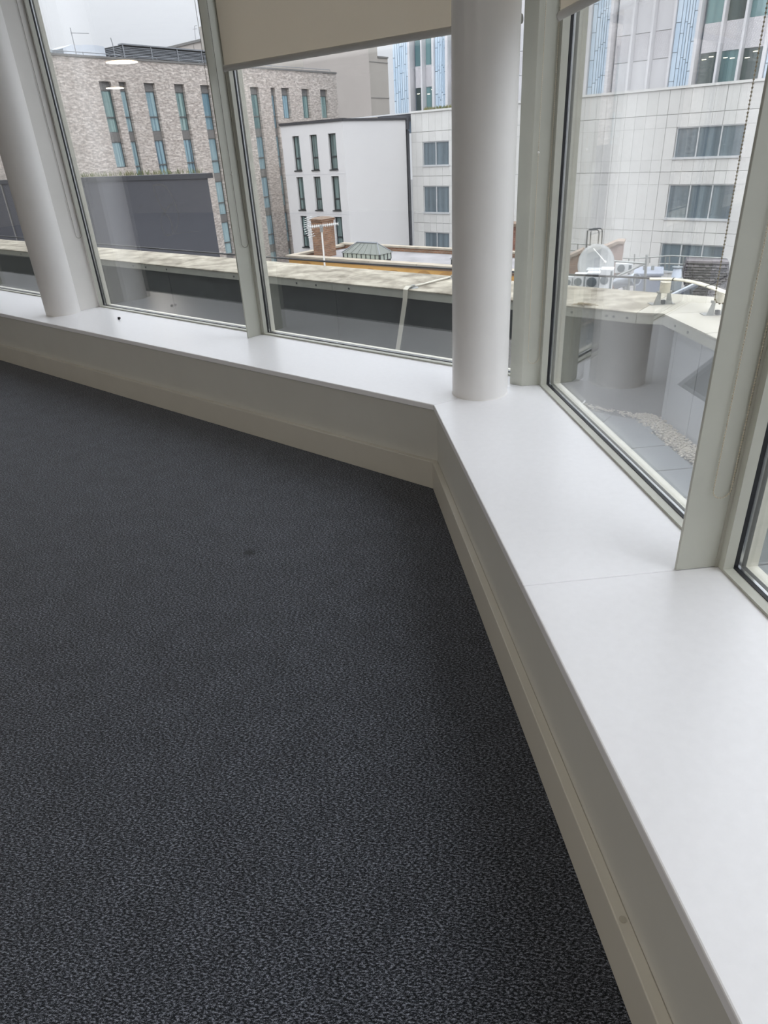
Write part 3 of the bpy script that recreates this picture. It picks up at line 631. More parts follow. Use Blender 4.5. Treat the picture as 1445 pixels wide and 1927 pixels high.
tow = empty('office_tower', FT(8, TD, -4)); tag(tow, 'tall office tower with pale blue strips and teal glazing above the white clad building', 'building')
b = MB(); b.box(FT, -1.1, 22, TD+.35, TD+9, 2.0, 13); b.build('core_wall', M_bjoint, tow)
def tbox(nm, u0, u1, d0, d1, z0, z1, m, par=tow): b = MB(); b.box(FT, u0, u1, TD+d0, TD+d1, z0, z1); return b.build(nm, m, par)
rt = random.Random(11)
def bluebay(u0, u1, cols=(.25, .42, .55, .68, .80)):
    ed = [u0] + [u0 + (u1-u0)*c for c in cols] + [u1]
    tbox('strip_backing', u0, u1, .02, .349, 2.9, 13, M_bjoint)
    for i in range(len(ed)-1):
        z = 2.9 - rt.uniform(0, .7); n = 0
        while z < 8.0:
            h = 1.05 if i in (0, len(ed)-2) else 1.25; z2 = z + h
            tbox('blue_strip', ed[i]+.014, ed[i+1]-.014, 0, .019, max(z, 2.9)+.014, min(z2, 8)-.014, M_blue[rt.randrange(3)]); z = z2
def pier(u0, u1): tbox('white_fin', u0, u1, -.12, .35, 2.9, 13, M_grey)
def panebay(u0, u1, glazed, n=3, first=0, jamb=.2):
    w = (u1-u0)/n
    for i in range(n):
        a, c = u0+w*i, u0+w*(i+1)
        if i: tbox('mullion_fin', a-.045, a+.045, -.10, .349, 2.9, 13, M_grey)
        z = 3.1
        if glazed:
            for (z0, z1, kind) in ((2.9, 4.18, 'p'), (4.18, 5.2, 's'), (5.2, 7.0, 'p'), (7.0, 8.0, 's'), (8.0, 9.6, 'p')):
                if kind == 's': tbox('woven_panel', a+.05, c-.05, .22, .345, z0, z1, M_weave)
                else:
                    f = tbox('window_pane', a+.05, c-.05, .26, .345, z0, z1, rt.choice([M_teal, M_teal, M_dkpane]) if z0 > 3 else (M_dkpane if i != 1 else M_teal))
                    if z0 < 3:
                        for q in range(2): zz = rt.uniform(3.75, 4.02); tbox('office_light', a+.12+q*.28, a+.30+q*.28, .252, .2595, zz, zz+.03, M_olight, f)
        else:
            for (z0, z1, m) in ((2.9, 4.17, M_grey), (4.19, 5.19, M_weave), (5.21, 9.6, M_grey)): tbox('grey_panel' if m is M_grey else 'woven_panel', a+.05, c-.05, .22, .345, z0, z1, m)
M_olight = emis('office_strip_light', (1, .93, .72, 1), 1.4)
bluebay(-1.1, .09, (.13, .28, .42, .55, .68, .80)); pier(.09, .23); panebay(.30, 1.78, True, 2); pier(1.78, 1.91); bluebay(1.92, 2.70); pier(2.70, 2.86)
panebay(2.9, 5.5, True); pier(5.5, 5.65); bluebay(5.66, 6.55); pier(6.55, 6.7); panebay(6.75, 10.97, False, 4); pier(10.9, 11.03)
bluebay(11.04, 11.93); pier(11.93, 12.07); panebay(12.12, 14.80, False); pier(14.80, 14.88); bluebay(14.89, 15.80); pier(15.80, 15.93)
panebay(15.98, 18.58, True); pier(18.58, 18.72); bluebay(18.73, 19.6); pier(19.6, 19.75)

# green plants on the podium edge
M_leaf = mat('weed_green', srgb(84, 104, 62), .8, noise=(1.2, .3), col2=srgb(150, 142, 98))
def weeds(name, pts, n, h, label, seed=1, r=.02):
    b = MB(); g = random.Random(seed)
    for _ in range(n):
        i = g.randrange(len(pts)-1); p = pts[i].lerp(pts[i+1], g.random()); L = g.uniform(.35, 1)*h; q = Vector((g.uniform(-.4,.4), g.uniform(-.4,.4), 1))*L; s = Vector((g.uniform(-1,1), g.uniform(-1,1), 0)).normalized()*r
        mid = p + q*.5 + s*2; b.poly([p-s, p+s, mid+s, mid-s]); b.poly([mid-s, mid+s, p+q])
    return tag(b.build(name, M_leaf), label, 'plants', None, 'stuff')
weeds('roof_weeds', [FP(-2.3, .1, 3.24), FP(.4, .1, 3.24)], 260, .28, 'green weeds growing along the top edge of the white clad building', 2, .022)

# ================================================================= white rendered building
PW = setp(644.1, 226, 46)
FWL, FWR = Frame(PW, 130, 1.2), Frame(PW, 34, 1.2); FWR.n = Vector((FWR.a.y, -FWR.a.x, 0))
M_render = mat('white_render', srgb(221, 219, 219), .8, noise=(.25, .02), stretch=(1, 1, .15))
M_wcop = mat('black_coping', srgb(62, 62, 66), .6)
M_wwin = mat('dark_window_frame', srgb(46, 52, 55), .5)
M_wpane = curtainpane('green_grey_curtain_pane', 130, srgb(50, 66, 68), srgb(126, 146, 144), 1.6, .12, 1.1)
wb = empty('rendered_building', FWL(-2.5, 2, -12)); tag(wb, 'white rendered building with narrow dark windows and a black coping', 'building')
wins = []
for z0, z1 in ((.31, 2.24), (-2.0, -.07), (-4.3, -2.38)):
    for u0, u1 in ((-4.34-.9+.0, -4.34+.0-.0), ): pass
cols = ((-4.32, -3.72), (-2.79, -2.19), (-1.26, -.63))
for z0, z1, zb in ((.31, 2.24, 1.0), (-2.0, -.07, -1.35), (-4.3, -2.38, -3.6)):
    for u0, u1 in cols: wins.append((u0, u1, z0, z1, zb))
RO = FWR(7.25, 0, 0)
b = MB(); wallholes(b, FWL, -5.27, 0, -14, 2.84, [w[:4] for w in wins], .22)
b.poly([FWR(0,0,-14), FWR(7.25,0,-14), FWR(7.25,0,2.84), FWR(0,0,2.84)])
q = [FWL(-5.27,0,2.84), FWL(0,0,2.84), FWR(7.25,0,2.84)]; q.append(q[0] + (q[2]-q[1])); b.poly(q)
b.poly([q[0], q[3], q[3]-Vector((0,0,20)), q[0]-Vector((0,0,20))]); b.poly([q[2], q[3], q[3]-Vector((0,0,20)), q[2]-Vector((0,0,20))])
b.build('wall', M_render, wb)
b = MB(); b.box(FWL, -5.33, .05, -.06, .3, 2.84, 2.99); b.build('coping', M_wcop, wb)
b = MB(); cn = -1 if FWR.n.dot((FWL.a)) > 0 else 1
b.box(FWR, 0, 7.3, -.06*1, .25, 2.84, 2.97) if FWR.n.dot(FWL.a) < 0 else b.box(FWR, 0, 7.3, -.25, .06, 2.84, 2.97); b.build('coping', M_wcop, wb)
for u0, u1, z0, z1, zb in wins:
    b = MB(); t = .05; ringbox(b, FWL, u0, u1, z0, z1, .12, .2, t, t, t); b.box(FWL, u0+t, u1-t, .12, .2, zb-.04, zb+.04); b.box(FWL, u0-.06, u1+.03, -.05, .12, z0-.06, z0+.0)
    w = b.build('window', M_wwin, wb)
    for a, c in ((z0+t, zb-.04), (zb+.04, z1-t)):
        b = MB(); b.box(FWL, u0+t, u1-t, .16, .19, a, c); b.build('pane', M_wpane, w)
# thin movement joints in the render
for zz in (.05, -2.25):
    b = MB(); b.box(FWL, -5.26, 0, -.006, -.001, zz, zz+.02); b.build('render_joint', M_wfr, wb)

# ================================================================= grey brick hotel
FH = LFrame(300, 120, 45, 36, 1.29)
FH.n = Vector((FH.a.y, -FH.a.x, 0)); FH.n = FH.n if FH.n.dot(FH.P) > 0 else -FH.n
M_hbrick = brickmat('grey_mottled_brick', 36, srgb(214, 204, 196), srgb(186, 175, 167), srgb(198, 190, 182), .45, .15, blotch=.42, nsc=(3.2, 9, 1))
M_span = mat('grey_spandrel', srgb(122, 120, 118), .5, noise=(2, .04))
M_hpane = [curtainpane('hotel_curtain_%s' % n, 36, a, c, 1.4, .12, 1.3) for n, a, c in (('a', srgb(94, 126, 140), srgb(168, 192, 196)), ('b', srgb(62, 90, 110), srgb(156, 186, 196)), ('c', srgb(84, 112, 114), srgb(160, 184, 180)))]
M_hfr = mat('hotel_window_frame', srgb(98, 98, 98), .5)
hb = empty('brick_hotel', FH(3, 3, -12)); tag(hb, 'large mottled grey brick building with tall narrow curtained windows at the left', 'building')
pit = 2.31
hcols = [(-11.9, -11.2), (-9.9, -9.2), (-7.9, -7.2), (-4.06, -3.35), (-2.88, -2.43), (-1.30, -.58), (.75, 1.47), (2.67, 3.39), (4.7, 5.4), (6.71, 7.45), (8.56, 8.96), (9.57, 10.30), (11.58, 12.34), (13.54, 14.32)]
hol = []; units = []
for i, (u0, u1) in enumerate(hcols):
    if i in (11, 12, 13): fl = [(5.03, 3.32)]; 
    elif i == 3: fl = [(5.03, .42+.72)]
    else: fl = [(5.03, 5.03 - pit*5 - .3)]
    for z1, z0 in fl: hol.append((u0, u1, z0, z1)); units.append((i, u0, u1, z0, z1))
b = MB(); wallholes(b, FH, -14, 15.44, -13, 6.0, hol, .28)
b.poly([FH(-14,0,6.0), FH(15.44,0,6.0), FH(15.44,8,6.0), FH(-14,8,6.0)]); b.poly([FH(15.44,0,-13), FH(15.44,8,-13), FH(15.44,8,6), FH(15.44,0,6)]); b.poly([FH(-14,0,-13), FH(-14,8,-13), FH(-14,8,6), FH(-14,0,6)])
b.build('wall', M_hbrick, hb)
rh = random.Random(5)
for i, u0, u1, z0, z1 in units:
    k = 0; top = z1; m = rh.choice(M_hpane)
    while top > z0 + .2:
        b = MB(); t = .035; sz = .37 if k == 0 else .42
        if k == 0: s1_, s0_ = top, top-.37
        else: s1_, s0_ = top, top-.42
        f = MB(); f.box(FH, u0, u1, .16, .26, max(s0_, z0), s1_); w = f.build('spandrel_panel', M_span, hb)
        pt = s0_; barz = pt-1.20; pbm = max(pt-1.89, z0)
        if pt - z0 > .3:
            single = (i in (11, 12, 13)) or (i == 3 and k == 1)
            if single: pbm = z0
            f = MB(); ringbox(f, FH, u0, u1, pbm, pt, .17, .25, t, t, t)
            if not single and barz > pbm: f.box(FH, u0+t, u1-t, .15, .25, barz-.03, barz+.03)
            w = f.build('window', M_hfr, hb); m = rh.choice(M_hpane)
            segs = [(pbm+t, pt-t)] if single or barz <= pbm else [(pbm+t, barz-.03), (barz+.03, pt-t)]
            for a, c in segs: q = MB(); q.box(FH, u0+t, u1-t, .20, .24, a, c); q.build('pane', m, w)
        top = pbm; k += 1
        if single if pt - z0 > .3 else True: break
for ob in (('parapet_coping', -14, 15.5, -.05, .3, 6.0, 6.09),): b = MB(); b.box(FH, *ob[1:]); b.build(ob[0], M_span, hb)
M_thin = mat('thin_metal', srgb(128, 132, 138), .5)
b = MB(); b.tube([FH(-9, .15, 6.22), FH(15.0, .15, 6.22)], .025, 6); b.build('roof_rail', M_thin, hb)
for i in range(17): b = MB(); b.tube([FH(-9+1.5*i, .15, 6.09), FH(-9+1.5*i, .15, 6.24)], .02, 6); b.build('rail_post', M_thin, hb)
# rooftop louvre screen, box and aerials
def roofpt(px, py, d, F=FH):    # point on the facade frame pushed back by d
    s, z = F.uz(px, py, d); return s, z
ls = empty('louvre_screen', FH(0, 1.5, 6.0)); tag(ls, 'dark louvred plant screen on the roof of the grey brick building', 'plant screen')
s0, zt0 = roofpt(230, 84, 1.6); s1 = 6.5; sL, _ = roofpt(199, 90, 2.4)
zt = 1.02*zt0; M_louv = mat('dark_louvre', srgb(118, 122, 128), .6); M_louv2 = mat('louvre_frame', srgb(128, 132, 138), .5)
zt = zt0
b = MB(); b.box(FH, s0, s1, 1.66, 5, 6.0, zt); b.build('backing', M_dark, ls)
n = 11
for i in range(n): zz = 6.05 + (zt-6.1)*i/n; b = MB(); b.box(FH, s0, s1, 1.6, 1.655, zz, zz+(zt-6.1)/n*.55); b.build('slat', M_louv, ls)
for i in range(5): x = s0 + (s1-s0)*i/4; b = MB(); b.box(FH, x-.03, x+.03, 1.57, 1.6, 6.0, zt); b.build('post', M_louv2, ls)
b = MB(); b.box(FH, s0-.05, s1, 1.55, 1.9, zt, zt+.06); b.build('top_rail', M_louv2, ls)
for i in range(n): zz = 6.05 + (zt-6.1)*i/n; b = MB(); b.box(FH, s0-.06, s0-.005, 1.66, 4.6, zz, zz+(zt-6.1)/n*.55); b.build('slat', M_louv, ls)
M_pale = mat('pale_plant_box', srgb(192, 200, 210), .5, noise=(1, .05)); M_pale2 = mat('grey_plant_box', srgb(120, 128, 136), .5)
A = [roofpt(x, y, 2.5) for x, y in ((118, 90), (134, 84), (150, 85), (160, 84), (183, 85), (196, 88))]
pb_ = empty('rooftop_unit', FH(A[0][0], 2.5, 6.0)); tag(pb_, 'pale grey rooftop unit left of the louvred screen', 'rooftop unit')
b = MB(); lo = [FH(s, 2.5, 6.0) for s, z in (A[0], A[-1])]
b.extr([FH(s, 2.5, z) for s, z in A] + [FH(A[-1][0], 2.5, 6.0), FH(A[0][0], 2.5, 6.0)], [FH(s, 3.8, z) for s, z in A] + [FH(A[-1][0], 3.8, 6.0), FH(A[0][0], 3.8, 6.0)]); b.build('casing', M_pale, pb_)
s_, z_ = roofpt(99, 96, 2.4); s2_, z2_ = roofpt(118, 91, 2.4); b = MB(); b.extr([FH(s_,2.4,z_), FH(s2_,2.4,z2_), FH(s2_,2.4,6.0), FH(s_,2.4,6.0)], [FH(s_,3.4,z_), FH(s2_,3.4,z2_), FH(s2_,3.4,6.0), FH(s_,3.4,6.0)]); b.build('side_box', M_pale2, pb_)
def aerial(name, label, segs, r, d, F=FH, zbase=6.0, m=None):
    s, z = roofpt(*segs[0][0], d, F); e = empty(name, F(s, d, zbase)); tag(e, label, 'aerial')
    b = MB(); top = [roofpt(*p, d, F) for p in segs[0]]; b.tube([F(top[0][0], d, top[0][1]), F(top[-1][0], d, top[-1][1]), F(top[-1][0], d, zbase)], r, 6); b.build('mast', m or M_thin, e, smooth=50)
    for sg in segs[1:]: b = MB(); b.tube([F(*((lambda q: (q[0], d, q[1]))(roofpt(*p, d, F)))) for p in sg], r*.8, 6); b.build('crossbar', m or M_thin, e, smooth=50)
aerial('roof_mast', 'thin leaning mast with a sideways arm above the left end of the brick building roof', [((132, 52), (144, 104)), ((133, 62), (167, 63))], .028, 1.2)
aerial('roof_mast', 'short whip aerial rising over the left end of the louvred screen', [((208, 71), (212, 84))], .03, 1.8, zbase=6.3)

# ================================================================= concrete building behind
k = 1.3; FC = LFrame(706, 31, 75, 38, k)
M_conc = mat('pink_grey_concrete', srgb(186, 178, 172), .85, noise=(.25, .05))
M_conc2 = mat('grey_concrete', srgb(170, 164, 157), .85, noise=(.22, .06))
cb_ = empty('concrete_building', FC(-4, 5, -5)); tag(cb_, 'tall plain concrete building rising behind the grey brick one', 'building')
uc = -10.34; PCn = FC.P + FC.a*uc
b = MB(); b.box(FC, uc, 0.05, 0, 12, -12, 11.55); b.build('main_block', M_conc2, cb_)
b = MB(); b.box(FC, .0501, 1.66, .02, 12, -12, 8.55); b.build('lower_block', M_conc2, cb_)
b = MB(); b.box(FC, .0501, 1.7, -.05, 12, 8.5501, 8.68); b.build('ledge', M_span, cb_)
FCL = Frame((PCn.x, PCn.y), 134, k)
b = MB(); b.box(FCL, -30, 0.0, .0, 8, -12, 10.72); b.build('wing', M_conc, cb_)
b = MB(); b.box(FCL, -30, 0.05, -.1, .4, 10.721, 10.92); b.build('wing_coping', M_span, cb_)
for u0, u1, z0, z1, m in ((-6.62, -5.75, 8.1, 9.6, 'p'), (-6.55, -5.55, 5.35, 7.5, 'd'), (-5.75, -5.15, 3.6, 4.6, 'd')):
    b = MB(); b.box(FC, u0, u1, -.03, .05, z0, z1); b.build('window_slot', M_wwin, cb_)
b = MB(); b.box(FC, -6.6, -5.82, -.06, -.031, 7.5, 8.1); b.build('light_panel', M_conc, cb_)
for z in (8.2, 5.36): b = MB(); b.box(FC, -5.5, 1.66, -.03, -.001, z-.02, z+.02); b.build('seam', M_span, cb_)
b = MB(); b.box(FC, -3.93, -3.90, -.02, -.001, -4, 8.2); b.build('seam', M_span, cb_)
s0, z0 = FCL.uz(350, 70); b = MB(); b.box(FCL, -15.03, -15.0, -.02, -.001, 3, 10.7); b.build('seam', M_span, cb_)
aerial('roof_mast', 'small forked aerial on the roof edge of the concrete building', [((366, 49), (367, 66)), ((363, 55), (370, 54)), ((366, 49), (371, 48))], .03, .5, FCL, 10.92)

# ================================================================= dark block in front of the hotel
FD = LFrame(389, 326, 30, 129); sD, zD = FD.uz(389, 326); _, zD2 = FD.uz(155, 338.5)
M_blk = mat('dark_grey_cladding', srgb(68, 69, 76), .55, noise=(.6, .05)); M_blk2 = mat('dark_block_edge', srgb(52, 54, 60), .5)
db = empty('dark_block', FD(-8, 0, -12)); tag(db, 'dark grey clad block with weeds on its roof edge, in front of the brick building', 'building')
vb = Vector((math.sin(R(-22)), math.cos(R(-22)), 0)); o0 = FD(0,0,0); q4 = [FD(-20,0,0), o0, o0 + vb*2.4, FD(-20,0,0) + vb*2.4]
flat(MB(), q4, -12, zD-.18).build('wall', M_blk, db)
b = MB(); b.box(FD, -20, .04, -.05, .25, zD-.1799, zD); b.build('coping', M_blk2, db)
for px in (20, 30): pass
s_, _ = FD.uz(18, 400); b = MB(); b.box(FD, s_-.05, s_+.05, -.05, -.001, -6, zD-.2); b.build('cover_strip', M_span, db)
weeds('roof_weeds', [FD(-9.6, .4, zD), FD(-.8, .4, zD)], 300, .26, 'weeds and grasses along the roof edge of the dark block', 5, .012)

# dried smear outlines on the outside of the glass (part of the window)

M_smear = bpy.data.materials.new('dried_smear'); M_smear.use_nodes = True; _t = M_smear.node_tree; _t.nodes.clear()
_o = N(_t, 'ShaderNodeOutputMaterial'); _m = N(_t, 'ShaderNodeMixShader'); _a = N(_t, 'ShaderNodeBsdfTransparent'); _d = N(_t, 'ShaderNodeBsdfDiffuse'); _m.inputs[0].default_value = .22; _d.inputs[0].default_value = srgb(200, 198, 194)
_t.links.new(_a.outputs[0], _m.inputs[1]); _t.links.new(_d.outputs[0], _m.inputs[2]); _t.links.new(_m.outputs[0], _o.inputs[0])
w2 = bpy.data.objects['window_2']
def smear(pts, r):
    P = []
    for x, y in pts:
        s, z = FA.uz(x, y, .634); P.append((s, z))
    b = MB()
    for i in range(len(P)-1):
        (s0, z0), (s1, z1) = P[i], P[i+1]; L = math.hypot(s1-s0, z1-z0) or 1; nx, nz = -(z1-z0)/L*r, (s1-s0)/L*r
        b.extr([FA(s0-nx, .6325, z0-nz), FA(s1-nx, .6325, z1-nz), FA(s1+nx, .6325, z1+nz), FA(s0+nx, .6325, z0+nz)], [FA(s0-nx, .633, z0-nz), FA(s1-nx, .633, z1-nz), FA(s1+nx, .633, z1+nz), FA(s0+nx, .633, z0+nz)])
    b.build('smear_mark', M_smear, w2)
smear([(288, 349), (300, 347), (312, 351), (322, 364), (330, 384), (337, 404), (335, 422), (328, 438)], .006)
smear([(288, 349), (293, 366), (298, 378), (305, 391), (312, 397), (318, 388), (326, 383)], .007)
smear([(312, 397), (304, 408), (303, 422), (307, 436), (313, 443), (322, 442)], .007)
smear([(308, 401), (318, 408), (324, 424), (325, 440)], .009)
smear([(322, 442), (345, 438), (372, 436)], .002)
smear([(268, 386), (262, 392)], .004); smear([(262, 397), (257, 401)], .004)
# ================================================================= yellow walled building with roof lanterns
M_yel = mat('yellow_render', srgb(206, 156, 84), .85, noise=(.9, .03), col2=srgb(216, 170, 98))
M_ycop = mat('stone_coping', srgb(162, 153, 138), .85, noise=(2, .15))
M_rbrick = brickmat('brown_brick', THA, srgb(150, 108, 80), srgb(126, 88, 66), srgb(150, 136, 120), .225, .075, blotch=.25)
M_rbrick2 = brickmat('brown_brick_side', THA + 90, srgb(150, 108, 80), srgb(126, 88, 66), srgb(150, 136, 120), .225, .075, blotch=.25)
M_roof = mat('pale_roof_membrane', srgb(122, 120, 122), .75, noise=(.8, .12), col2=srgb(150, 148, 150))
M_stain = mat('brown_stain', srgb(178, 134, 76), .9, noise=(2, .1))
yb = empty('yellow_building', FA(8, 21, -12)); tag(yb, 'low building with yellow rendered wall and flat pale roof beyond the parapet', 'building')
def fbox(nm, F, m, s0, s1, d0, d1, z0, z1, par): b = MB(); b.box(F, s0, s1, d0, d1, z0, z1); return b.build(nm, m, par)
fbox('front_wall', FA, M_yel, 9.6, 21.65, 19.68, 19.9, -14, -2.79, yb)
fbox('brick_band', FA, M_rbrick, 9.6, 21.65, 19.66, 19.9, -2.7899, -2.681, yb)
for i in range(5): fbox('front_coping', FA, M_ycop, 21.75-2.42*(i+1)+.01, 21.75-2.42*i-.01, 19.56, 19.98, -2.68, -2.60, yb)
fbox('side_wall', FA, M_rbrick2, 21.45, 21.64, 19.9001, 23.2, -14, -2.681, yb)
fbox('side_coping', FA, M_ycop, 21.38, 21.75, 19.985, 23.15, -2.68, -2.60, yb)
fbox('back_wall', FA, M_rbrick, 9.6, 21.6, 23.2, 23.45, -14, -2.62, yb)
fbox('back_coping', FA, M_ycop, 9.6, 21.7, 23.16, 23.5, -2.6199, -2.55, yb)
fbox('roof_deck', FA, M_roof, 9.6, 21.44, 19.905, 23.19, -3.1, -2.78, yb)
rs = random.Random(9)
for i in range(11):     # round-topped brown stains on the yellow wall
    s = 20.6 - i*1.25 + rs.uniform(-.2, .2); r = rs.uniform(.28, .5); zc = -3.0 - rs.uniform(0, .15)
    b = MB(); P = [(s + r*math.cos(t*math.pi/12), zc + r*.55*math.sin(t*math.pi/12)) for t in range(13)] + [(s-r, zc-.7), (s+r, zc-.7)]
    b.extr([FA(p, 19.672, z) for p, z in P], [FA(p, 19.679, z) for p, z in P]); b.build('stain', M_stain, yb)
# chimney
ch = empty('brick_chimney', FA(20.72, 21, -2.78)); tag(ch, 'square brown brick chimney stack on the flat roof, behind the television aerial', 'chimney')
cs0, cs1, cd0, cd1 = 20.30, 20.98, 20.62, 21.36
b = MB(); b.box(FA, cs0, cs1, cd0, cd1, -2.779, -1.30); o = b.build('stack', M_rbrick, ch); o.data.materials.append(M_rbrick2)
for p in o.data.polygons:
    if abs(p.normal.dot(FA.a)) > .8: p.material_index = 1
fbox('oversail', FA, M_rbrick, cs0-.04, cs1+.04, cd0-.04, cd1+.04, -1.299, -1.215, ch)
b = MB(); b.extr([FA(cs0-.06,cd0-.06,-1.214),FA(cs1+.06,cd0-.06,-1.214),FA(cs1+.06,cd1+.06,-1.214),FA(cs0-.06,cd1+.06,-1.214)], [FA(cs0+.15,cd0+.15,-1.14),FA(cs1-.15,cd0+.15,-1.14),FA(cs1-.15,cd1-.15,-1.14),FA(cs0+.15,cd1-.15,-1.14)])
M_ccap = mat('sooty_cap', srgb(120, 104, 90), .9, noise=(6, .25)); b.build('mortar_cap', M_ccap, ch)
# brown stack seen in the slit right of the corner column
X = at(962, 470, 31); sx = (X-FA(0,0,X.z)).dot(FA.a); dx = (X-FA(0,0,X.z)).dot(FA.n)
ch2 = empty('brick_chimney', FA(sx, dx, -3.2)); tag(ch2, 'reddish brick stack seen through the slit between corner column and post', 'chimney')
M_red = brickmat('red_brick', THA, srgb(138, 88, 72), srgb(116, 72, 60), srgb(140, 122, 108), .225, .075)
b = MB(); b.box(FA, sx-.55, sx+.35, dx, dx+.8, -3.2, zat(962, 427, X)); b.build('stack', M_red, ch2)
b = MB(); b.box(FA, sx-.6, sx+.4, dx-.05, dx+.85, zat(962, 427, X)+.001, zat(962, 421, X)); b.build('cap', M_ccap, ch2)
# roof lanterns
M_lead2 = mat('lead_green_roof', srgb(112, 116, 110), .55, noise=(5, .1)); M_lglass = mat('frosted_pane', srgb(172, 180, 170), .3, noise=(2, .06)); M_lfr = mat('lantern_frame', srgb(46, 48, 48), .5)
def lantern(s0, s1, d0, d1, ze, zr, label, npan):
    e = empty('roof_lantern', FA((s0+s1)/2, (d0+d1)/2, -2.78)); tag(e, label, 'skylight')
    fbox('curb', FA, M_lfr, s0+.06, s1-.06, d0+.06, d1-.06, -2.779, ze-.24, e)
    fbox('core', FA, M_lglass, s0+.09, s1-.09, d0+.09, d1-.09, ze-.2399, ze-.02, e)
    for i in range(npan):
        a, c = s0+.05+(s1-s0-.1)*i/npan, s0+.05+(s1-s0-.1)*(i+1)/npan
        fbox('side_pane', FA, M_lglass, a+.02, c-.02, d0+.05, d0+.075, ze-.23, ze-.01, e)
        fbox('glazing_bar', FA, M_lfr, a-.014, a+.014, d0+.03, d0+.085, ze-.24, ze-.0, e)
    fbox('corner_bar', FA, M_lfr, s1-.09, s1-.03, d0+.03, d0+.09, ze-.24, ze, e); fbox('corner_bar', FA, M_lfr, s0+.03, s0+.08, d0+.0, d0+.08, ze-.24, ze, e)
    for i in range(3):
        a, c = d0+.08+(d1-d0-.14)*i/3, d0+.08+(d1-d0-.14)*(i+1)/3
        fbox('side_pane', FA, M_lglass, s0+.05, s0+.075, a+.02, c-.02, ze-.23, ze-.01, e)
        fbox('glazing_bar', FA, M_lfr, s0+.03, s0+.085, c-.014, c+.014, ze-.24, ze, e)
    m = (d0+d1)/2; ra, rb = s0+(s1-s0)*.22, s1-(s1-s0)*.26; zz = ze+.01
    b = MB(); V = [FA(s0,d0,zz), FA(s1,d0,zz), FA(s1,d1,zz), FA(s0,d1,zz), FA(ra,m,zr), FA(rb,m,zr)]
    v = [b.bm.verts.new(p) for p in V]
    for f in ((0,1,5,4),(1,2,5),(2,3,4,5),(3,0,4),(0,3,2,1)): b.bm.faces.new([v[i] for i in f])
    b.build('hipped_roof', M_lead2, e)
    b = MB(); b.tube([FA(ra,m,zr+.01), FA(rb,m,zr+.01)], .035, 8); b.build('ridge_roll', M_thin, e, smooth=50)
    for (p, q) in (((s0,d0),(ra)), ((s1,d0),(rb)), ((s0,d1),(ra))): b = MB(); b.tube([FA(p[0],p[1],zz+.01), FA(q,m,zr+.01)], .02, 6); b.build('hip_roll', M_thin, e, smooth=50)
    for i in range(1, 7):
        s = ra + (rb-ra)*(i-.5)/6; se = s0 + (s1-s0)*(i-.5)/6; b = MB(); b.tube([FA(se,d0,zz+.008), FA(s,m,zr+.008)], .010, 5); b.build('standing_seam', M_lead2, e)
lantern(16.62, 18.72, 19.98, 20.82, -2.43, -2.04, 'hipped green-grey roof lantern right of the brick chimney, seen whole', 8)
lantern(11.3, 13.25, 20.02, 20.85, -2.43, -2.04, 'hipped green-grey roof lantern half hidden behind the corner column', 8)
# television aerial in front of the yellow wall
AX = at(611, 500, 29.2); M_al = mat('aerial_metal', srgb(190, 190, 188), .4, metal=.5)
ae = empty('television_aerial', Vector((AX.x, AX.y, -4.2))); tag(ae, 'white poled television aerial standing before the brick chimney', 'aerial')
def AP(px, py, off=0): 
    v = at(px, py, 29.2 + off); return v
top = zat(606, 430, AX)
b = MB(); b.tube([Vector((AX.x,AX.y,-4.2)), Vector((AX.x,AX.y,top))], .035, 10); b.build('pole', M_white, ae, smooth=50)
b = MB(); b.box(WF, AX.x-.06, AX.x+.06, AX.y-.06, AX.y+.06, top-.12, top+.12); b.build('clamp', M_galv, ae)
vdir = heading(606, 430); fx = Vector((math.cos(R(vdir)), -math.sin(R(vdir)), 0)); fy = Vector((math.sin(R(vdir)), math.cos(R(vdir)), 0))
P0, P1 = AP(577, 428), AP(636, 421, -.0)
sx_ = (P1-P0).dot(fx); 
b = MB(); b.tube([P0, P1], .018, 6); b.build('boom', M_al, ae)
for i in range(14):
    p = P0.lerp(P1, .12 + .88*i/13); b = MB(); L = .11; q = Vector((0,0,1))*.5 + fy*.7
    b.tube([p-q*L, p+q*L], .011, 5); b.build('director', M_al, ae)
    b = MB(); q2 = Vector((0,0,1))*.5 - fx*.6; b.tube([p, p+q2*.09], .009, 5); b.tube([p, p-Vector((0,0,1))*.05-fx*.05], .009, 5); b.build('director_tip', M_al, ae)
for sg in (1, -1):
    a0, a1 = P0, (AP(580, 408) if sg > 0 else AP(587, 447))
    b = MB(); b.tube([a0, a1], .014, 6); b.build('reflector_arm', M_al, ae)
    for i in range(5):
        p = a0.lerp(a1, (i+.6)/5); q = fx*.14 + Vector((0,0,.03)); b = MB(); b.tube([p-q, p+q], .012, 5); b.build('reflector_rod', M_al, ae)

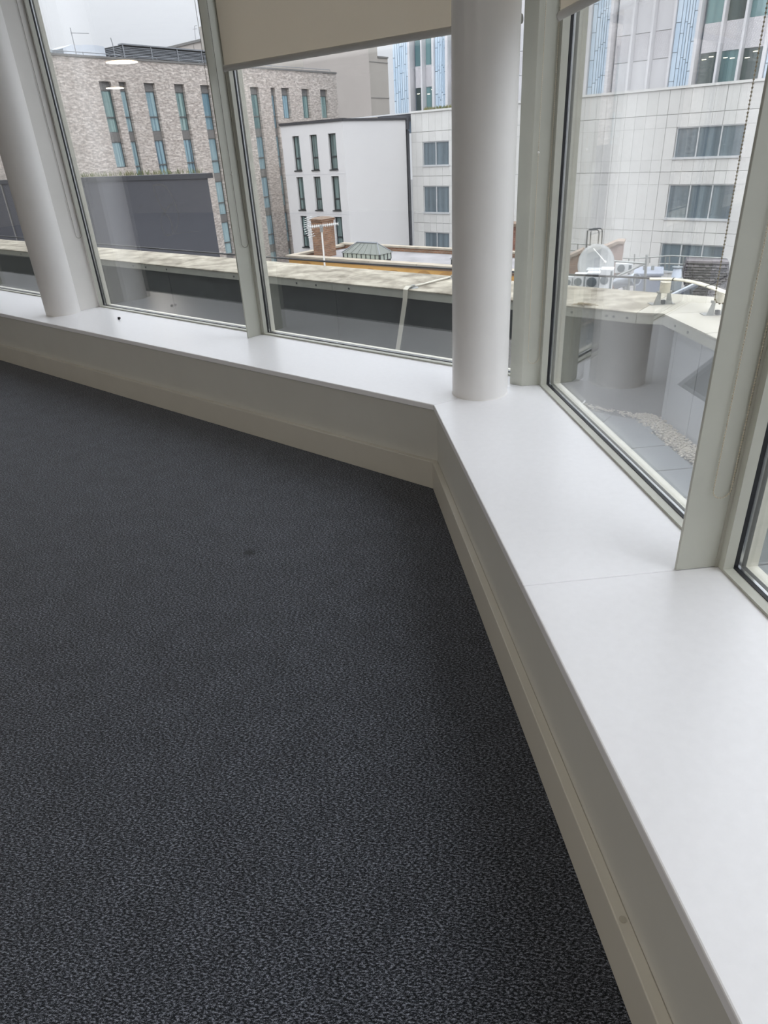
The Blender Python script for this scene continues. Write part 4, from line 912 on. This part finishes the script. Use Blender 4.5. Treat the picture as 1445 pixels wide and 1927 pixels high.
# ================================================================= rooftop plant seen through the right window
HR = heading(1215, 500) + 90; DR = 24.0
FR = Frame(setp(1215, 500, DR), HR)
if FR.n.dot(FR.P) < 0: FR.n = -FR.n
def RP(px, py, d=0): s, z = FR.uz(px, py, d); return FR(s, d, z)
def rpoly(nm, pts, m, par, d=0, th=.3, **k): b = MB(); b.extr([RP(x, y, d) for x, y in pts], [RP(x, y, d) + FR.n*th for x, y in pts]); return b.build(nm, m, par, **k)
def rtube(nm, pts, r, m, par, d=0, n=8): b = MB(); b.tube([RP(x, y, d) for x, y in pts], r, n); return b.build(nm, m, par, smooth=50)
ZR = -4.2
b = MB(); b.box(FR, -3.6, 6.2, -7.0, 6.5, -14, ZR); o = b.build('plant_roof', M_roof); tag(o, 'flat grey roof carrying the rooftop plant beyond the right parapet', 'roof', None, 'structure')
def root(name, px, py, d, label, cat, group=None, z=ZR): 
    p = RP(px, py, d); e = empty(name, Vector((p.x, p.y, z))); return tag(e, label, cat, group)
M_gable = brickmat('gable_brick', HR, srgb(158, 118, 98), srgb(140, 100, 84), srgb(160, 140, 126)); M_gcop = mat('gable_coping', srgb(150, 134, 122), .85, noise=(4, .15))
M_gpink = mat('rendered_gable', srgb(158, 136, 128), .85, noise=(3, .06))
g = root('old_gable', 1150, 500, 1.2, 'old gable wall with sloping stone copings behind the satellite dish', 'gable')
rpoly('render_face', [(1131, 469), (1163, 457.5), (1174, 456.5), (1168, 505), (1160, 560), (1131, 560)], M_gpink, g, 1.6, .5)
rpoly('sloped_coping', [(1128, 468), (1162, 454), (1175, 454.5), (1175, 458), (1163, 459), (1130, 474)], M_gcop, g, 1.45, .7)
rpoly('brick_face', [(1062, 489), (1095, 474), (1095, 530), (1062, 560)], M_gable, g, 1.2, .5)
rpoly('sloped_coping', [(1064, 484), (1070, 481.5), (1095, 470), (1097, 475), (1070, 486.5), (1064, 488.5)], M_gcop, g, 1.05, .7)
# dish
M_mesh = mat('pale_dish', srgb(196, 198, 198), .5, noise=(3, .05)); M_dishrim = mat('dish_rim', srgb(170, 172, 172), .5)
c = RP(1121, 497, -.6); rx = (RP(1155.5, 497, -.6) - c).length; e = root('satellite_dish', 1121, 497, -.6, 'large round pale satellite dish with a feed arm, behind the parapet', 'satellite dish')
ax = (Vector((0,0,1))*.14 - FR.n*.96 + FR.a*(.25 if FR.a.dot(RP(1200,500)-RP(1100,500)) > 0 else -.25)).normalized(); ux = ax.cross(Vector((0,0,1))).normalized(); uy = ux.cross(ax).normalized()
bm_ = MB(); rings = []
for i in range(9):
    r = rx*i/8; dz = .30*rx*(i/8)**2
    rings.append([bm_.bm.verts.new(c + ax*(dz-.30*rx) + ux*math.cos(2*math.pi*j/40)*r + uy*math.sin(2*math.pi*j/40)*r*1.05) for j in range(40)] if i else [bm_.bm.verts.new(c - ax*.30*rx)])
for j in range(40): bm_.bm.faces.new([rings[0][0], rings[1][j], rings[1][(j+1)%40]])
for a, b2 in zip(rings[1:], rings[2:]):
    for j in range(40): bm_.bm.faces.new([a[j], b2[j], b2[(j+1)%40], a[(j+1)%40]])
o = bm_.build('reflector', M_mesh, e, smooth=60); so = o.modifiers.new('s', 'SOLIDIFY'); so.thickness = .02
b = MB(); b.tube([c + ux*math.cos(2*math.pi*j/40)*rx + uy*math.sin(2*math.pi*j/40)*rx*1.05 for j in range(41)], .018, 6); b.build('rim', M_dishrim, e, smooth=60)
fd = c + ax*.38 + ux*.0 + (RP(1136, 493, -.6)-c)*.9
b = MB(); b.tube([c + (RP(1116.5, 466, -.6)-c)*.95, fd], .014, 6); b.build('feed_arm', M_white, e)
b = MB(); b.tube([fd - ax*.08, fd + ax*.02], .05, 10, r2=.03); b.build('feed_horn', M_white, e, smooth=50)
b = MB(); b.tube([c - ax*.35*rx, Vector((c.x, c.y, ZR)) - ax*.3], .05, 10); b.build('mast', M_galv, e, smooth=50)
# condensers
M_ac = mat('condenser_white', srgb(206, 208, 208), .5, noise=(3, .04)); M_grille = mat('condenser_grille', srgb(96, 104, 108), .6)
def condenser(px0, px1, py0, py1, d, label):
    s0, z1 = FR.uz(px0, py0, d); s1, z0 = FR.uz(px1, py1, d); s0, s1 = min(s0, s1), max(s0, s1); e = empty('air_conditioner', FR((s0+s1)/2, d, z0)); tag(e, label, 'air conditioner')
    b = MB(); b.box(FR, s0, s1, d, d+.45, z0, z1); b.build('casing', M_ac, e, bevel=.01)
    cx_ = s0 + (s1-s0)*.36; rr = min((z1-z0)*.4, (s1-s0)*.32)
    b = MB(); b.tube([FR(cx_, d-.001, (z0+z1)/2), FR(cx_, d-.02, (z0+z1)/2)], rr, 20); b.build('fan_grille', M_grille, e, smooth=40)
    b = MB(); b.box(FR, s1-(s1-s0)*.2, s1-.02, d-.012, d-.001, z0+.05, z1-.05); b.build('side_grille', M_grille, e)
    for s in (s0+.05, s1-.11): b = MB(); b.box(FR, s, s+.06, d+.05, d+.4, ZR, z0); b.build('foot', M_galv, e)
condenser(1064, 1078, 520, 543, -2.2, 'dark-grilled white condenser unit at the left edge of the right window')
condenser(1080, 1101, 517, 544, -2.2, 'white condenser unit low down below the satellite dish')
condenser(1104, 1130, 514, 548, -1.9, 'pale condenser unit with side grille, right below the satellite dish')
condenser(1103, 1128, 508, 515, -1.3, 'flat topped white condenser unit touching the foot of the satellite dish')
condenser(1130, 1150, 507, 548, -2.3, 'tall pale grey condenser cabinet right of the satellite dish')
condenser(1158, 1188, 496, 514, .8, 'cream sloping plant box right of the gable wall')
# hoop ladder
M_blk3 = mat('dark_tube', srgb(58, 60, 62), .5)
e = root('roof_ladder', 1118, 470, .3, 'dark tubular ladder hoops rising above the satellite dish', 'ladder')
rtube('hoop', [(1102.5, 480), (1103, 465), (1105, 440), (1105.5, 434), (1108, 432), (1122, 432), (1126, 434), (1127, 440), (1125, 462), (1124, 480)], .022, M_blk3, e, .3)
rtube('hoop', [(1109.5, 480), (1110, 462), (1111.5, 437), (1113, 431.5), (1117, 430), (1130, 430), (1133, 433), (1133, 440), (1131.5, 463), (1131, 480)], .022, M_blk3, e, .5)
for x0, x1 in ((1103, 1110), (1124, 1131)): rtube('rung', [(x0, 477), (x1, 477)], .018, M_blk3, e, .4)
b = MB(); b.tube([RP(1103, 480, .3), Vector((RP(1103,480,.3).x, RP(1103,480,.3).y, ZR))], .022, 6); b.tube([RP(1131, 480, .5), Vector((RP(1131,480,.5).x, RP(1131,480,.5).y, ZR))], .022, 6); b.build('stile', M_blk3, e)
# guard rails
def rail(label, runs, posts, d, r=.022, m=None):
    m = m or M_galv; x, y = runs[0][0]; e = root('guard_rail', x, y, d, label, 'railing')
    for rr in runs: rtube('rail_tube', rr, r, m, e, d)
    for px, y0, y1 in posts: rtube('rail_post', [(px, y0), (px - (y1-y0)*.06, y1)], r, m, e, d)
    p = RP(posts[-1][0] - (posts[-1][2]-posts[-1][1])*.06, posts[-1][2], d); b = MB(); b.tube([p, Vector((p.x, p.y, ZR))], r, 6); b.build('rail_post', m, e)
rail('thin grey guard rail left of the satellite dish, before the white wall', [[(1060, 457.5), (1088, 459), (1136, 462)], [(1060, 470.5), (1095, 472)]], [(1087, 459, 476)], 2.2)
rail('long pale guard rail running above the slate roof and ducts', [[(1172, 486), (1190, 486.7), (1214, 485), (1256, 481.5), (1262, 481.3), (1300, 483), (1366, 486)], [(1190, 495), (1213, 496)], [(1238, 496.5), (1262, 496.5), (1290, 497.7)]], [(1194, 478, 498), (1183, 487, 492), (1223, 483, 495), (1252, 482, 505), (1260, 481.5, 507), (1286, 482, 500), (1321, 484, 491)], 2.4)
rail('sloping pale brace rail and thick post beside the grey duct box', [[(1115, 541), (1157, 522), (1190, 507), (1214, 495.5)], [(1156, 491.5), (1214, 496)]], [(1217, 480, 548)], -1.2, .03)
b = MB(); 
e = root('steel_post', 1215, 530, -1.0, 'thick square galvanised post standing in front of the duct box', 'post'); rpoly('shaft', [(1214.5, 479.5), (1218.8, 479.5), (1214.5, 520), (1212.5, 548), (1209.5, 548), (1211, 520)], M_galv, e, -1.0, .07)
rtube('side_arm', [(1184, 522), (1183, 548)], .03, M_galv, e, -1.0); rtube('side_arm', [(1195, 515), (1193, 548)], .03, M_galv, e, -1.0)
# duct box, round duct, cowl
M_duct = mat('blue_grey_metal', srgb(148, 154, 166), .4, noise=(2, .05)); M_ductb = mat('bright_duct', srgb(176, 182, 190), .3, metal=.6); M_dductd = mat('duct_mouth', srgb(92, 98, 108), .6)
e = root('duct_box', 1230, 530, 0, 'blue-grey sheet metal duct housing with a flat projecting lid', 'duct')
sA, zA = FR.uz(1192, 512, 0); sB, zB = FR.uz(1250, 506, 0); z_l = FR.uz(1222, 514, 0)[1]
b = MB(); b.box(FR, min(sA,sB)+.12, max(sA,sB)-.06, .06, 1.1, ZR, z_l-.07); b.build('housing', M_duct, e)
b = MB(); b.box(FR, min(sA,sB), max(sA,sB), -.05, 1.25, z_l-.0699, z_l); b.build('lid', M_duct, e, bevel=.01)
for q in (.35, .62): s = min(sA,sB)+(max(sA,sB)-min(sA,sB))*q; b = MB(); b.tube([FR(s,.6,z_l), FR(s,.6,z_l+.14)], .05, 10); b.build('vent_stub', M_galv, e, smooth=50)
e = root('round_duct', 1185, 525, -.6, 'shiny round ventilation duct with a cut open end', 'duct')
P = [RP(1160, 533, -.2), RP(1176, 529, -.4), RP(1194, 526, -.7)]
b = MB(); b.tube(P, .17, 24); b.build('tube', M_ductb, e, smooth=50)
b = MB(); q = (P[2]-P[1]).normalized(); b.tube([P[2]+q*.001, P[2]+q*.09], .20, 24, r2=.185); b.build('collar', M_ductb, e, smooth=50)
b = MB(); b.tube([P[2]+q*.0905, P[2]+q*.095], .15, 24); b.build('mouth', M_dductd, e)
b = MB(); m_ = P[1]; b.tube([Vector((m_.x,m_.y,ZR)), Vector((m_.x,m_.y,m_.z-.17))], .05, 8); b.build('support', M_galv, e)
e = root('flue_cowl', 1275, 520, .4, 'pale conical flue cowl inside a dark sheath, left of the slate roof', 'flue')
def cone(nm, xa, ya, ra, yb_, rb, m, d): a = RP(xa, ya, d); bb = RP(xa, yb_, d); bb = Vector((a.x, a.y, bb.z)); q = MB(); q.tube([bb, a], rb, 28, r2=ra); return q.build(nm, m, e, smooth=50)
M_cowl = mat('pale_blue_metal', srgb(206, 214, 226), .35, noise=(3, .03)); M_sheath = mat('sheath_metal', srgb(132, 138, 142), .4)
pxm = 24/1400.0
cone('cone', 1275, 504.5, .115, 522, .155, M_cowl, .3); cone('rim', 1275, 502, .165, 504.3, .15, M_sheath, .3); cone('sheath', 1273, 522.5, .17, 545, .19, M_sheath, .3)
a = RP(1273, 545, .3); b = MB(); b.tube([a, Vector((a.x, a.y, ZR))], .16, 20); b.build('stack', M_sheath, e, smooth=50)
# slate roof with its courses built
M_slate = mat('slate', srgb(112, 106, 108), .7, noise=(5, .14)); M_slate2 = mat('slate_dark', srgb(82, 78, 82), .7, noise=(5, .14))
e = root('slate_roof', 1325, 520, 2.0, 'purplish slate roof with a ridge, right of the pale flue', 'roof')
rpoly('rafter_body', [(1292, 491), (1372, 494), (1372, 575), (1300, 575), (1284, 520), (1286, 507)], M_slate2, e, 2.0, .8)
nrow = 15
for i in range(nrow):
    y0, y1 = 496 + i*5.0, 496 + (i+1)*5.0 + .6
    xl = 1290 - i*.9 if i < 6 else 1284 + (i-6)*1.8
    x = xl + (0 if i % 2 else -4)
    while x < 1370:
        a, c_ = max(x, xl), min(x+9.6, 1371)
        if c_ - a > 1:
            k_ = (a-1290)*.03
            b = MB(); q0, q1, q2, q3 = RP(a+.25, y0+k_, 1.93), RP(c_-.25, y0+k_, 1.93), RP(c_-.25, y1+k_, 1.80), RP(a+.25, y1+k_, 1.80)
            b.extr([q0, q1, q2, q3], [v + FR.n*.06 for v in (q0, q1, q2, q3)]); b.build('slate', M_slate if random.random() < .6 else M_slate2, e)
        x += 10
for i in range(5): x = 1292 + i*16; rpoly('ridge_tile', [(x, 490.6+i*.4), (x+15.6, 491+i*.4), (x+15.6, 495.5+i*.4), (x-1, 495+i*.4)], M_slate, e, 1.82, .3)
# silver gutter / sloping pipe
e = root('sloping_gutter', 1290, 545, .1, 'bright silver gutter sloping up towards the slate roof', 'gutter')
b = MB(); b.tube([RP(1262, 556, -.2), RP(1312, 532.5, -.2)], .055, 12); b.build('gutter_tube', M_ductb, e, smooth=50)
rpoly('painted_under_shadow', [(1270, 557), (1313, 536), (1314, 539), (1303, 547), (1302, 560), (1270, 562)], M_dductd, e, .0, .15)  # dark sheet standing in for the shade below the gutter
rtube('prop', [(1300, 545), (1300, 565)], .03, M_blk3, e, -.25)
